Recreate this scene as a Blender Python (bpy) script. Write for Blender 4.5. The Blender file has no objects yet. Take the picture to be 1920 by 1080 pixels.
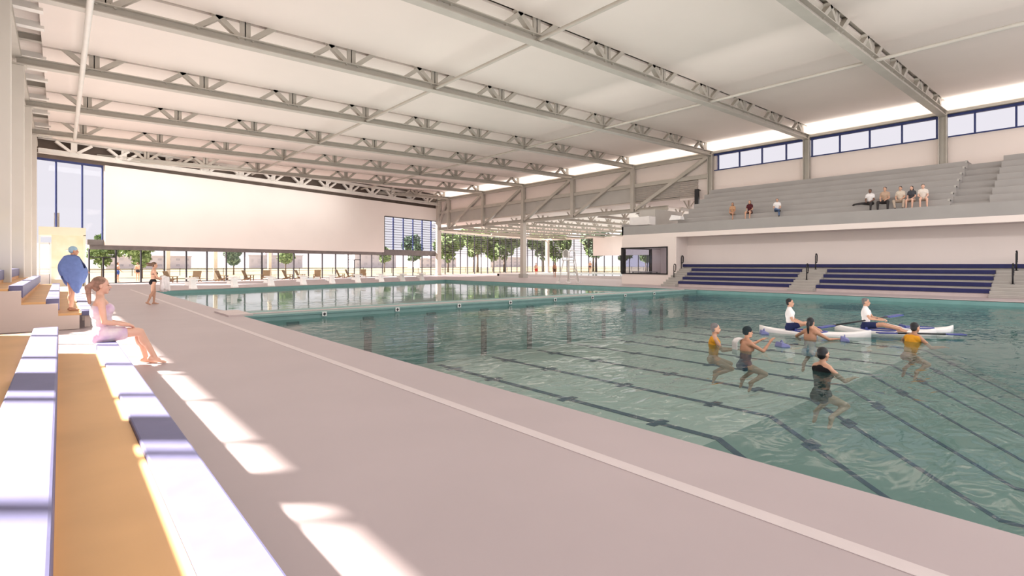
import bpy, bmesh, math, random
from mathutils import Vector, Matrix, Quaternion
R = math.radians
V = Vector
rnd = random.Random(7)
sc = bpy.context.scene
col = sc.collection

# ------------------------------------------------------------------ materials
def mat(name, c, rough=.6, spec=.4, vary=.0, scale=3., c2=None, metal=0., bump=0., bscale=40., detail=3.):
    m = bpy.data.materials.new(name); m.use_nodes = True
    nt = m.node_tree; b = nt.nodes['Principled BSDF']
    b.inputs['Roughness'].default_value = rough
    b.inputs['Specular IOR Level'].default_value = spec
    b.inputs['Metallic'].default_value = metal
    tc = nt.nodes.new('ShaderNodeTexCoord')
    n = nt.nodes.new('ShaderNodeTexNoise'); n.inputs['Scale'].default_value = scale; n.inputs['Detail'].default_value = detail
    nt.links.new(tc.outputs['Object'], n.inputs['Vector'])
    r = nt.nodes.new('ShaderNodeValToRGB')
    r.color_ramp.elements[0].position = .35; r.color_ramp.elements[1].position = .65
    if c2 is None:
        c2 = tuple(min(1., x * (1 + vary)) for x in c); c1 = tuple(x * (1 - vary) for x in c)
    else: c1 = c
    r.color_ramp.elements[0].color = (*c1, 1); r.color_ramp.elements[1].color = (*c2, 1)
    nt.links.new(n.outputs['Fac'], r.inputs['Fac']); nt.links.new(r.outputs['Color'], b.inputs['Base Color'])
    if bump:
        n2 = nt.nodes.new('ShaderNodeTexNoise'); n2.inputs['Scale'].default_value = bscale
        nt.links.new(tc.outputs['Object'], n2.inputs['Vector'])
        bp = nt.nodes.new('ShaderNodeBump'); bp.inputs['Strength'].default_value = bump; bp.inputs['Distance'].default_value = .02
        nt.links.new(n2.outputs['Fac'], bp.inputs['Height']); nt.links.new(bp.outputs['Normal'], b.inputs['Normal'])
    return m

def glass(name, tint, refl=.5, ior=1.4, bump=0., bscale=(1, 1, 1), scatter=None, sfac=0., dist=.05):
    m = bpy.data.materials.new(name); m.use_nodes = True
    nt = m.node_tree; nt.nodes.clear()
    out = nt.nodes.new('ShaderNodeOutputMaterial')
    t = nt.nodes.new('ShaderNodeBsdfTransparent'); t.inputs['Color'].default_value = (*tint, 1)
    g = nt.nodes.new('ShaderNodeBsdfGlossy'); g.inputs['Roughness'].default_value = .0 if not bump else .03
    g.inputs['Color'].default_value = (refl, refl, refl, 1)
    f = nt.nodes.new('ShaderNodeFresnel')
    geo = nt.nodes.new('ShaderNodeNewGeometry'); im = nt.nodes.new('ShaderNodeMapRange')   # same reflectance from either face of a thin sheet
    im.inputs[3].default_value = ior; im.inputs[4].default_value = 1 / ior
    nt.links.new(geo.outputs['Backfacing'], im.inputs[0]); nt.links.new(im.outputs[0], f.inputs['IOR'])
    mx = nt.nodes.new('ShaderNodeMixShader')
    base = t
    if scatter:
        d = nt.nodes.new('ShaderNodeBsdfDiffuse'); d.inputs['Color'].default_value = (*scatter, 1)
        m0 = nt.nodes.new('ShaderNodeMixShader'); m0.inputs[0].default_value = sfac
        nt.links.new(t.outputs[0], m0.inputs[1]); nt.links.new(d.outputs[0], m0.inputs[2]); base = m0
    nt.links.new(f.outputs[0], mx.inputs[0]); nt.links.new(base.outputs[0], mx.inputs[1]); nt.links.new(g.outputs[0], mx.inputs[2])
    nt.links.new(mx.outputs[0], out.inputs[0])
    if bump:
        tc = nt.nodes.new('ShaderNodeTexCoord'); mp = nt.nodes.new('ShaderNodeMapping'); mp.inputs['Scale'].default_value = bscale
        mp.inputs['Rotation'].default_value = (0, 0, .7)
        nt.links.new(tc.outputs['Object'], mp.inputs[0])
        n = nt.nodes.new('ShaderNodeTexNoise'); n.inputs['Scale'].default_value = 1.; n.inputs['Detail'].default_value = 2.5
        n.inputs['Distortion'].default_value = .8
        nt.links.new(mp.outputs[0], n.inputs['Vector'])
        # calm and rippled stretches
        n2 = nt.nodes.new('ShaderNodeTexNoise'); n2.inputs['Scale'].default_value = .16; n2.inputs['Detail'].default_value = 1.
        nt.links.new(tc.outputs['Object'], n2.inputs['Vector'])
        rp = nt.nodes.new('ShaderNodeMapRange'); rp.inputs[1].default_value = .42; rp.inputs[2].default_value = .62
        rp.inputs[3].default_value = .15; rp.inputs[4].default_value = 1.
        nt.links.new(n2.outputs['Fac'], rp.inputs[0])
        mu = nt.nodes.new('ShaderNodeMath'); mu.operation = 'MULTIPLY'
        nt.links.new(n.outputs['Fac'], mu.inputs[0]); nt.links.new(rp.outputs[0], mu.inputs[1])
        bp = nt.nodes.new('ShaderNodeBump'); bp.inputs['Strength'].default_value = bump; bp.inputs['Distance'].default_value = dist
        nt.links.new(mu.outputs[0], bp.inputs['Height'])
        nt.links.new(bp.outputs[0], g.inputs['Normal']); nt.links.new(bp.outputs[0], f.inputs['Normal'])
    return m

M = {}
M['deck'] = mat('deck_coating', (.425, .352, .355), .45, .35, .03, .6)
M['stripe'] = mat('pale_strip', (.60, .525, .515), .5, .3, .02, 4)
M['coping'] = mat('coping', (.56, .475, .46), .5, .3, .03, 2)
M['ceiling'] = mat('ceiling_board', (.82, .735, .675), .75, .2, .02, .25)
M['roofdeck'] = mat('roof_deck', (.86, .79, .73), .8, .2, .04, 1)
M['steel'] = mat('painted_steel', (.50, .465, .41), .45, .4, .04, 1.5)
M['steel_w'] = mat('white_steel', (.82, .79, .74), .4, .4, .03, 1.5)
M['wall'] = mat('painted_wall', (.86, .765, .715), .8, .2, .015, .3)
M['wallw'] = mat('white_wall', (.90, .845, .80), .8, .2, .015, .3)
M['brown'] = mat('dark_brown_panel', (.16, .125, .105), .7, .2, .12, 1.2)
M['frame'] = mat('dark_frame', (.035, .033, .04), .5, .3, .1, 5)
M['navyframe'] = mat('navy_frame', (.035, .05, .17), .5, .3, .1, 5)
M['spandrel'] = mat('grey_spandrel', (.20, .185, .18), .6, .3, .1, 2)
M['louvre'] = mat('louvre', (.40, .40, .45), .5, .3, .05, 3)
M['louvre_panel'] = mat('louvre_panel', (.42, .37, .33), .6, .3, .08, 3)
M['panelgrey'] = mat('grey_panel', (.50, .475, .44), .7, .2, .03, 1)
M['glass'] = glass('window_glass', (.80, .78, .785), .3)
M['glass_hi'] = glass('clerestory_glass', (.665, .665, .69), .2)
M['glass_clear'] = glass('clear_glass', (.93, .93, .93), .3)
M['glass_dark'] = glass('office_glass', (.80, .81, .87), .5, 1.4)
M['water'] = glass('rippled_water', (.63, .76, .74), .9, 1.11, .8, (1.5, 3.0, 1.), (.13, .30, .29), .11, .09)
M['water_calm'] = glass('calm_water', (.66, .80, .78), .95, 1.1, .2, (.8, 1.6, 1.), (.30, .47, .44), .42, .08)
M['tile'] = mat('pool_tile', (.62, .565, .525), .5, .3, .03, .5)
M['tile_depth_dark'] = mat('depth_darkened_tile', (.25, .29, .26), .5, .3, .03, .5)  # colour darkened for the light that deep water absorbs
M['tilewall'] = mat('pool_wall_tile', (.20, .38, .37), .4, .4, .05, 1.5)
M['leisure'] = mat('leisure_water', (.30, .42, .43), .08, .5, .05, .6)
M['targetbar'] = mat('target_bar', (.22, .23, .23), .5, .3, .06, 4)
M['column'] = mat('column_paint', (.62, .58, .52), .5, .3, .02, .8)
M['tiledeep'] = mat('bulkhead_teal', (.20, .335, .32), .5, .3, .05, 2)
M['navy'] = mat('navy_tile', (.022, .03, .085), .5, .3, .1, 5)
M['target'] = mat('target_tile', (.05, .055, .065), .5, .3, .08, 6)
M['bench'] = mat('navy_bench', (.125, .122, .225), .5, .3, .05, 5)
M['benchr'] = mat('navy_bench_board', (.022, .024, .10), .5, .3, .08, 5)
M['wood'] = mat('orange_footboard', (.66, .385, .17), .5, .3, .07, 1.2)
M['panel'] = mat('bleacher_panel', (.62, .51, .45), .6, .3, .03, 1)
M['concrete'] = mat('step_concrete', (.42, .39, .36), .8, .2, .05, 1.5)
M['stand'] = mat('grey_stand', (.375, .355, .34), .8, .2, .03, .8)
M['standaisle'] = mat('grey_aisle', (.36, .34, .325), .8, .2, .05, .8)
M['black'] = mat('black_metal', (.012, .011, .013), .4, .4, .1, 5)
M['white'] = mat('white_plastic', (.86, .83, .81), .4, .4, .02, 3)
M['tan'] = mat('tan_plastic', (.24, .165, .095), .5, .3, .08, 3)
M['cream'] = mat('cream_wall', (.88, .80, .62), .8, .2, .03, 1)
M['poster'] = mat('beige_poster', (.78, .70, .48), .8, .2, c2=(.86, .80, .62), scale=1.2)
M['grass'] = mat('dry_grass', (.20, .178, .115), .9, .1, c2=(.26, .235, .165), scale=.15)
M['path'] = mat('pale_paving', (.17, .155, .14), .9, .1, .05, .4)
M['leaf'] = mat('leaf_green', (.17, .25, .11), .8, .1, c2=(.30, .40, .19), scale=1.5)
M['leaf2'] = mat('leaf_blue_green', (.14, .21, .15), .8, .1, c2=(.23, .31, .22), scale=1.5)
M['bark'] = mat('bark', (.16, .125, .10), .9, .1, .2, 6)
M['bld'] = mat('pale_building', (.72, .66, .69), .9, .1, .04, .2)
M['bldgrey'] = mat('grey_building', (.62, .58, .63), .9, .1, .04, .2)
M['bldwin'] = mat('building_window', (.52, .49, .54), .5, .5, .1, 1)
M['post'] = mat('cream_post', (.42, .37, .29), .8, .2, .03, 1)
M['green_hedge'] = mat('hedge_dark', (.008, .02, .006), .9, .1, c2=(.02, .05, .012), scale=3)
M['orange'] = mat('orange_vest', (.75, .33, .03), .6, .3, .06, 8)
M['foam'] = mat('violet_foam', (.22, .23, .46), .6, .3, .06, 6)
M['bluepl'] = mat('blue_plastic', (.05, .07, .28), .4, .4, .06, 6)
M['tag'] = mat('tag_white', (.8, .8, .78), .5, .3, .02, 8)

# ------------------------------------------------------------------ mesh builder
class MB:
    def __init__(s): s.v = []; s.f = []; s.sm = []
    def add(s, vs, fs, smooth=False):
        o = len(s.v); s.v += [tuple(p) for p in vs]
        for f in fs: s.f.append(tuple(i + o for i in f)); s.sm.append(smooth)
        return s
    def hexa(s, p):   # 8 pts: bottom loop 0-3 (ccw from above), top 4-7
        return s.add(p, [(3, 2, 1, 0), (4, 5, 6, 7), (0, 1, 5, 4), (1, 2, 6, 5), (2, 3, 7, 6), (3, 0, 4, 7)])
    def box(s, x0, x1, y0, y1, z0, z1):
        return s.hexa([(x0, y0, z0), (x1, y0, z0), (x1, y1, z0), (x0, y1, z0), (x0, y0, z1), (x1, y0, z1), (x1, y1, z1), (x0, y1, z1)])
    def beam(s, a, b, w, h, up=(0, 0, 1)):
        a = V(a); b = V(b); d = (b - a).normalized(); u = V(up)
        side = d.cross(u)
        if side.length < 1e-4: side = d.cross(V((1, 0, 0)))
        side.normalize(); u = side.cross(d).normalized()
        x = side * w / 2; y = u * h / 2
        return s.hexa([a - x - y, a + x - y, b + x - y, b - x - y, a - x + y, a + x + y, b + x + y, b - x + y])
    def ibeam(s, a, b, w, h, t=.03):
        a = V(a); b = V(b); z = V((0, 0, h / 2 - t / 2))
        s.beam(a - z, b - z, w, t); s.beam(a + z, b + z, w, t); s.beam(a, b, t * 1.4, h - 2 * t)
        return s
    def tube(s, pts, r, seg=8, closed=False):
        pts = [V(p) for p in pts]; n = len(pts); rings = []
        for i, p in enumerate(pts):
            if closed: d = pts[(i + 1) % n] - pts[i - 1]
            else: d = pts[min(i + 1, n - 1)] - pts[max(i - 1, 0)]
            d.normalize()
            u = V((0, 0, 1)) if abs(d.z) < .95 else V((1, 0, 0))
            a = d.cross(u).normalized(); b = a.cross(d)
            rr = r[i] if isinstance(r, (list, tuple)) else r
            rings.append([p + (a * math.cos(2 * math.pi * k / seg) + b * math.sin(2 * math.pi * k / seg)) * rr for k in range(seg)])
        vs = [q for ring in rings for q in ring]; fs = []
        m = n if closed else n - 1
        for i in range(m):
            j = (i + 1) % n
            for k in range(seg):
                l = (k + 1) % seg
                fs.append((i * seg + k, i * seg + l, j * seg + l, j * seg + k))
        if not closed:
            fs.append(tuple(range(seg))[::-1]); fs.append(tuple((n - 1) * seg + k for k in range(seg)))
        return s.add(vs, fs, True)
    def quad(s, a, b, c, d): return s.add([a, b, c, d], [(0, 1, 2, 3)])
    def prism(s, prof, y0, y1):   # profile in xz, extruded along y
        n = len(prof)
        vs = [(x, y0, z) for x, z in prof] + [(x, y1, z) for x, z in prof]
        fs = [tuple(range(n)), tuple(range(2 * n - 1, n - 1, -1))] + [((i + 1) % n, i, n + i, n + (i + 1) % n) for i in range(n)]
        return s.add(vs, fs)
    def build(s, name, m, parent=None, bevel=0., local=False, **props):
        me = bpy.data.meshes.new(name)
        off = V((0, 0, 0))
        if parent is not None and not local:
            q = parent
            while q is not None: off += q.location; q = q.parent
        me.from_pydata([tuple(V(p) - off) for p in s.v], [], s.f)
        me.polygons.foreach_set('use_smooth', s.sm)
        bm = bmesh.new(); bm.from_mesh(me); bmesh.ops.recalc_face_normals(bm, faces=bm.faces); bm.to_mesh(me); bm.free()
        me.materials.append(m)
        o = bpy.data.objects.new(name, me); col.objects.link(o)
        if parent is not None: o.parent = parent
        if bevel:
            md = o.modifiers.new('edge', 'BEVEL'); md.width = bevel; md.segments = 2; md.limit_method = 'ANGLE'
        for k, v in props.items(): o[k] = v
        return o

def tag(o, label, cat, group=None, kind=None):
    o['label'] = label; o['category'] = cat
    if group: o['group'] = group
    if kind: o['kind'] = kind
    return o
def empty(name, loc, rz=0, label=None, cat=None, group=None):
    o = bpy.data.objects.new(name, None); col.objects.link(o); o.location = loc; o.rotation_euler.z = rz; o.empty_display_size = .1
    if label: tag(o, label, cat, group)
    return o
def struct(o, label=None, cat=None):
    o['kind'] = 'structure'
    if label: o['label'] = label
    if cat: o['category'] = cat
    return o
def copy_tree(o, parent=None):
    c = o.copy(); col.objects.link(c); c.parent = parent
    for ch in list(o.children): copy_tree(ch, c)
    return c

# ------------------------------------------------------------------ layout constants
XL, XR = 4.3, 30.7            # pool sides
XC = 42.8                     # right column line
WT = -.2                      # water level
YB0, YB1 = 17.75, 19.9        # bulkhead
def wallY(X): return 55 + .28 * X
NW = V((.28, -1, 0)).normalized()          # inward normal of far wall
def W(X, off=0., z=0.):
    return V((X, wallY(X), z)) + NW * off
def edgeY(X): return 36.6 + .322 * X       # far pool edge
def chordz(X): return 10.32 + .0155 * X    # underside of roof trusses
def ceilz(X): return chordz(X) + 1.0
def wbox(mb, X0, X1, z0, z1, o0, o1):
    a, b, c, d = W(X0, o1), W(X1, o1), W(X1, o0), W(X0, o0)
    return mb.hexa([(*p.xy, z0) for p in (a, b, c, d)] + [(*p.xy, z1) for p in (a, b, c, d)])

# ------------------------------------------------------------------ ground and floors
g = MB()
def slab(m, pts, z0=-.3, z1=0.):
    n = len(pts)
    m.add([(x, y, z0) for x, y in pts] + [(x, y, z1) for x, y in pts],
          [tuple(range(n))[::-1], tuple(range(n, 2 * n))] + [(i, (i + 1) % n, n + (i + 1) % n, n + i) for i in range(n)])
slab(g, [(-160, -20), (-2.3, -20), (-2.3, wallY(-2.3)), (-160, 54)], -.5, -.09)
slab(g, [(-160, 54), (-2.3, wallY(-2.3)), (76, wallY(76)), (300, wallY(76)), (300, 330), (-160, 330)], -.5, -.09)
slab(g, [(76, 0), (300, 0), (300, wallY(76)), (76, wallY(76))], -.5, -.09)
tag(g.build('lawn', M['grass']), 'pale dry grass field outside beyond the glazed walls', 'lawn', kind='structure')
m = MB()
def slab(m, pts, z0=-.3, z1=0.):
    n = len(pts)
    m.add([(x, y, z0) for x, y in pts] + [(x, y, z1) for x, y in pts],
          [tuple(range(n))[::-1], tuple(range(n, 2 * n))] + [(i, (i + 1) % n, n + (i + 1) % n, n + i) for i in range(n)])
slab(m, [(-2.2, -8), (XL, -8), (XL, edgeY(XL)), (XL, wallY(XL)), (-2.2, wallY(-2.2))])
slab(m, [(XL, edgeY(XL)), (XR, edgeY(XR)), (XR, wallY(XR)), (XL, wallY(XL))])
slab(m, [(XR, -8), (75, -8), (75, wallY(75)), (XR, wallY(XR))])
struct(m.build('floor', M['deck']), 'smooth pinkish grey pool deck around the pools', 'floor')
m = MB()
for pts in ([(-6, 0), (0, 0), (0, 3.5), (-6, 3.5)],):
    pass
a, b, c_, d = W(-8, -.2), W(80, -.2), W(80, -7), W(-8, -7)
slab(m, [a.xy, b.xy, c_.xy, d.xy], -.3, -.03)
struct(m.build('patio_paving', M['path']), 'pale paving strip just outside the far glass wall', 'paving')

tag(MB().box(3.33, 3.46, -8, 41.5, -.02, .004).build('deck_drain', M['stripe']), 'thin pale strip drain running along the left deck', 'drain')
m = MB()
m.box(XR, XR + .3, -8, edgeY(XR), -.05, .012)
m.hexa([(XL, edgeY(XL), -.05), (XR, edgeY(XR), -.05), (XR, edgeY(XR) + .3, -.05), (XL, edgeY(XL) + .3, -.05),
        (XL, edgeY(XL), .012), (XR, edgeY(XR), .012), (XR, edgeY(XR) + .3, .012), (XL, edgeY(XL) + .3, .012)])
struct(m.build('trim_1', M['coping']))

# ------------------------------------------------------------------ pool basin
def floorz(y):
    if y >= 5.85: return -2.25
    if y <= 1.88: return -4.24
    return -4.24 + (y - 1.88) / (5.85 - 1.88) * 1.99
ys = [-8, 1.88, 5.85, YB0]
m = MB()
for y0, y1 in zip(ys[2:], ys[3:]):
    m.quad((XL, y0, floorz(y0)), (XR, y0, floorz(y0)), (XR, y1, floorz(y1)), (XL, y1, floorz(y1)))
m.quad((XL, YB1, -1.5), (XR, YB1, -1.5), (XR, edgeY(XR), -1.5), (XL, edgeY(XL), -1.5))
basin = m.build('pool_basin', M['tile']); struct(basin, 'tiled floor of the big swimming pool dropping to the deep end', 'pool')
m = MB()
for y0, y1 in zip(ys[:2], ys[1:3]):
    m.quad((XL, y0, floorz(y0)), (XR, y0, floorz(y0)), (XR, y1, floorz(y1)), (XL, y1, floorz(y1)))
m.build('deep_end_floor', M['tile_depth_dark'], basin)
m = MB()
i_ = .015
m.quad((XL + i_, -8, -4.3), (XL + i_, edgeY(XL), -4.3), (XL + i_, edgeY(XL), -.02), (XL + i_, -8, -.02))
m.quad((XR - i_, -8, -4.3), (XR - i_, edgeY(XR), -4.3), (XR - i_, edgeY(XR), -.02), (XR - i_, -8, -.02))
m.quad((XL, edgeY(XL) - i_, -4.3), (XR, edgeY(XR) - i_, -4.3), (XR, edgeY(XR) - i_, -.02), (XL, edgeY(XL) - i_, -.02))
m.quad((XL, -8, -4.3), (XR, -8, -4.3), (XR, -8, -.02), (XL, -8, -.02))
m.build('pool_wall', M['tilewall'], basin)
LX = [5.76 + 2.627 * k for k in range(10)]
for X in LX:
    m = MB(); w = .11
    yy = [-8, 1.88, 5.85, YB0 - .6]
    for y0, y1 in zip(yy, yy[1:]):
        m.hexa([(X - w, y0, floorz(y0) + .005), (X + w, y0, floorz(y0) + .005), (X + w, y1, floorz(y1) + .005), (X - w, y1, floorz(y1) + .005),
                (X - w, y0, floorz(y0) + .012), (X + w, y0, floorz(y0) + .012), (X + w, y1, floorz(y1) + .012), (X - w, y1, floorz(y1) + .012)])
    for y in (16.1, 13.8, 10.4, 7.4, 4.9, 0.6):
        z0 = floorz(y - .1); z1 = floorz(y + .1); ww = .32
        m.hexa([(X - ww, y - .12, z0 + .006), (X + ww, y - .12, z0 + .006), (X + ww, y + .12, z1 + .006), (X - ww, y + .12, z1 + .006),
                (X - ww, y - .12, z0 + .014), (X + ww, y - .12, z0 + .014), (X + ww, y + .12, z1 + .014), (X - ww, y + .12, z1 + .014)])
    m.build('lane_line', M['navy'], basin)
def grid_plane(name, x0, x1, fy0, fy1, label):
    m = MB(); m.quad((x0, fy0(x0), WT), (x1, fy0(x1), WT), (x1, fy1(x1), WT), (x0, fy1(x0), WT))
    return tag(m.build(name, M['water'] if fy1(x0) < 30 else M['water_calm']), label, 'water', kind='stuff')
grid_plane('pool_water', XL, XR, lambda x: -8, lambda x: YB0, 'rippled teal pool water in front of the bulkhead with people in it')
grid_plane('pool_water', XL, XR, lambda x: YB1, lambda x: edgeY(x), 'calm pale teal pool water beyond the bulkhead')

# bulkhead across the pool
bk = empty('pool_bulkhead', (17.5, 18.8, -1), 0, 'teal bulkhead bridge crossing the pool from deck to deck', 'bulkhead')
MB().box(XL, XR, YB0, YB1, -2.25, -.03).build('body', M['tiledeep'], bk)
MB().box(XL, XR, 18.62, 18.82, -.03, .0).build('walkway_strip', M['coping'], bk)
MB().box(XL, XR, YB0 - .04, YB0 + .28, -.06, .0).build('edge_nosing', M['tiledeep'], bk)
MB().box(XL - .4, XL + .3, YB0 + .1, YB1 - .1, .0, .05).build('end_plate', M['coping'], bk)
for X in (6.8, 9.55, 12.35, 15.1, 17.9, 20.6, 23.3, 26.0):
    t_ = MB().box(X - .08, X + .08, YB0 - .06, YB0 - .035, -.15, .0).build('depth_tile', M['tag'], bk)
    MB().box(X - .05, X + .05, YB0 - .068, YB0 - .058, -.095, -.06).box(X - .02, X + .02, YB0 - .068, YB0 - .058, -.13, -.03).build('mark', M['frame'], t_)
for X in LX:
    t_ = MB().box(X - .14, X + .14, YB0 - .03, YB0, -2.25, -.6).build('wall_target', M['target'], bk)
    MB().box(X - .28, X + .28, YB0 - .05, YB0, -.70, -.37).build('cross_bar', M['targetbar'], t_)
    MB().box(X - .19, X + .19, YB0 - .10, YB0 - .0, -.39, -.27).build('bracket', M['black'], t_)  # black block stands in for the dark ripple reflection over the target

# ------------------------------------------------------------------ far wall
m = MB()
wbox(m, 2.7, 32.34, 3.22, 9.87, 0, .45); wbox(m, 32.34, XC, 8.0, 9.87, 0, .45)
struct(m.build('wall_far', M['wallw']), 'big plain white upper wall over the far window band', 'wall')
m = MB(); wbox(m, -2.2, XC, 9.87, 12.6, -.3, .1)
struct(m.build('trim_2', M['brown']), 'dark brown band above the far white wall', 'wall')
# ground-level window band
mulX = [1.78 + 1.8 * k for k in range(24)]
w1 = wbox(MB(), 1.78, 42.9, 2.85, 3.25, -.06, .08).build('window_1', M['spandrel']); struct(w1, 'long window band at floor level of the far wall', 'window')
m = MB(); wbox(m, 1.78, 42.9, .05, 2.85, -.02, -.01); m.build('pane', M['glass'], w1)
for X in mulX:
    m = MB(); wbox(m, X - .05, X + .05, 0, 2.9, -.07, .07); m.build('mullion', M['frame'], w1)
m = MB(); wbox(m, 1.78, 42.9, 1.14, 1.19, -.04, .04); wbox(m, 1.78, 42.9, 0, .06, -.06, .06); m.build('transom', M['frame'], w1)
# glazed doors in the band
for i, X in enumerate((2.72, 27.9)):
    dd = wbox(MB(), X - .05, X + .05, 0, 2.2, -.05, .06)
    wbox(dd, X - .9, X + .9, 2.17, 2.25, -.05, .06)
    struct(dd.build('door_%d' % (i + 1), M['frame']), ['glazed exit door beside the cream vestibule', 'glazed double exit door near the louvred window'][i], 'door')
# high louvred window at the right end
w2 = wbox(MB(), 32.3, XC, 2.95, 3.6, .0, .12).build('window_2', M['spandrel']); struct(w2, 'tall louvred window at the right end of the far wall', 'window')
m = MB(); wbox(m, 32.34, XC, 3.6, 8.0, -.02, -.01); m.build('pane', M['glass_hi'], w2)
for X in mulX[17:]:
    m = MB(); wbox(m, X - .06, X + .06, 3.6, 8.0, -.05, .1); m.build('mullion', M['navyframe'], w2)
m = MB(); wbox(m, 32.34, XC, 7.95, 8.03, -.05, .46); wbox(m, 32.26, 32.36, 3.2, 8.0, -.05, .46); m.build('frame', M['frame'], w2)
for k in range(12):
    z = 3.95 + k * .34; m = MB(); wbox(m, 32.34, XC, z, z + .055, -.38, -.26); m.build('louvre_blade', M['louvre'], w2)
# tall window at the left end
w3 = wbox(MB(), 1.62, 2.72, 3.22, 3.66, .0, .2).build('window_3', M['spandrel']); struct(w3, 'tall glazed bay at the left end of the far wall', 'window')
m = MB(); wbox(m, -2.2, 2.7, 3.25, 9.75, -.02, -.01); m.build('pane', M['glass_hi'], w3)
for X in (-1.45, -.27, 1.34, 2.66):
    m = MB(); wbox(m, X - .05, X + .05, 3.2, 9.75, -.05, .08); m.build('mullion', M['navyframe'], w3)
m = MB(); wbox(m, -2.2, 2.7, 9.7, 9.87, -.05, .1); m.build('frame', M['navyframe'], w3)

# cream vestibule at the far left corner
vb = empty('vestibule', (-.2, 52, 0), 0, 'sunlit cream glazed entrance vestibule in the far left corner', 'vestibule')
m = MB(); m.box(-1.2, 1.45, 51, 54.4, 3.75, 4.35); m.box(1.3, 1.45, 51, 55, 0, 3.8); m.box(-.55, 1.35, 51, 51.15, 0, 1.35); m.build('shell', M['cream'], vb)
MB().box(-.5, 1.3, 51.05, 51.12, 1.35, 3.75).build('poster_panel', M['poster'], vb)
MB().box(.75, .82, 50.98, 51.06, 1.4, 2.6).box(.3, 1.0, 50.98, 51.06, 2.6, 2.67).build('panel_trim', M['white'], vb)
dr = MB().box(-1.2, -1.1, 50.95, 51.1, 0, 3.75).box(-.62, -.5, 50.95, 51.1, 0, 3.2).box(-1.1, -.6, 50.95, 51.1, 3.05, 3.2).box(-1.1, -.6, 50.95, 51.1, 0, .9).build('door', M['white'], vb)
MB().box(-1.1, -.6, 51., 51.03, .9, 3.05).build('pane', M['glass_clear'], dr)
MB().box(-.66, -.64, 50.88, 50.95, 1.0, 1.3).build('handle', M['steel'], dr)

# ------------------------------------------------------------------ left wall with ribbon window
m = MB(); m.box(-2.12, -1.98, -8, 55, 3.17, 13); m.box(-2.12, -1.98, -8, 55, -.3, 1.75)
struct(m.build('wall_left', M['wallw']), 'white side wall behind the left bleachers', 'wall')
w4 = MB().box(-2.11, -1.97, -8, 54, 3.13, 3.18).box(-2.12, -1.98, -8, 54, 1.73, 1.8).build('window_4', M['frame']); struct(w4, 'ribbon window above the left bleachers', 'window')
MB().box(-2.06, -2.05, -8, 54, 1.8, 3.13).build('pane', M['glass_clear'], w4)
y = (1.81 - 1.46 * 2 + 1.33) / .759
while y < 54:
    MB().box(-2.1, -2.0, y - .035, y + .035, 1.78, 3.14).build('mullion', M['frame'], w4); y += 1.46 / .759

# ------------------------------------------------------------------ right wall, clerestory, openings
m = MB(); m.box(XC, XC + .25, -8, 22.9, 0, 9.66); m.box(XC, XC + .25, -8, 23.3, 11.02, 12.6)
m.box(XC, XC + .25, 22.9, 23.3, 9.45, 11.02); m.box(XC, XC + .25, 22.9, 26.4, 7.4, 9.45)
m.box(XC, XC + .25, 23.3, 68.5, 9.45, 12.6)
struct(m.build('wall_right', M['wall']), 'pinkish upper wall behind the grey stand and under the roof', 'wall')
w5 = MB().box(XC - .06, XC + .1, -8, 23.1, 9.66, 9.74).box(XC - .1, XC + .12, -8, 23.1, 10.95, 11.1).build('window_5', M['navyframe']); struct(w5, 'clerestory window strip high above the grey stand', 'window')
MB().box(XC + .02, XC + .03, -8, 23.1, 9.7, 11).build('pane', M['glass_hi'], w5)
y = 22.73
while y > -8:
    MB().box(XC - .05, XC + .09, y - .045, y + .045, 9.7, 11).build('mullion', M['navyframe'], w5); y -= 1.853
m = MB().box(XC - .3, XC + .02, -8, 68, 11.12, 11.3)
struct(m.build('trim_3', M['steel']))
# high pink panel ledge and grey panel over the opening to the leisure pool
m = MB().box(XC - .06, XC + .2, 26.4, 68.5, 7.75, 9.1)
struct(m.build('trim_4', M['panelgrey']), 'grey upstand panel over the opening to the leisure pool', 'panel')
m = MB().box(XC - .28, XC + .2, 23.3, 68.3, 9.1, 9.45)
struct(m.build('trim_5', M['steel']), 'grey steel edge beam above the opening', 'beam')
lv = MB()
for k in range(9): lv.hexa([(XC - .12, 24.6, 7.6 + k * .17), (XC + .05, 24.6, 7.66 + k * .17), (XC + .05, 31.2, 7.66 + k * .17), (XC - .12, 31.2, 7.6 + k * .17),
                            (XC - .12, 24.6, 7.7 + k * .17), (XC + .05, 24.6, 7.76 + k * .17), (XC + .05, 31.2, 7.76 + k * .17), (XC - .12, 31.2, 7.7 + k * .17)])
tag(lv.build('louvre_panel', M['louvre_panel']), 'brownish louvre panel beside the left end of the grey stand', 'louvre')

# ------------------------------------------------------------------ columns
RY = [7.55, 15.6, 23.3, 31.4, 39.4, 47.5, 55.5, 63.6]
def hcol(name, x, y, z0, z1, w, d, label, group=None, m_='steel'):
    mb = MB(); t = .05
    mb.box(x - w / 2, x + w / 2, y - d / 2, y - d / 2 + t, z0, z1); mb.box(x - w / 2, x + w / 2, y + d / 2 - t, y + d / 2, z0, z1)
    mb.box(x - t / 2, x + t / 2, y - d / 2, y + d / 2, z0, z1)
    root = mb.build(name, M[m_]); tag(root, label, 'column', group, 'thing')
    return root
hcol('steel_column', XC - .25, 7.55, 7.9, 11.2, .4, .42, 'grey steel column on the grey stand at the right end of the clerestory')
hcol('steel_column', XC - .25, 15.6, 7.9, 11.2, .4, .42, 'grey steel column in the middle of the clerestory strip')
hcol('steel_column', XC - .25, 23.3, 7.4, 11.2, .4, .42, 'grey steel column where the clerestory strip begins')
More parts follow.
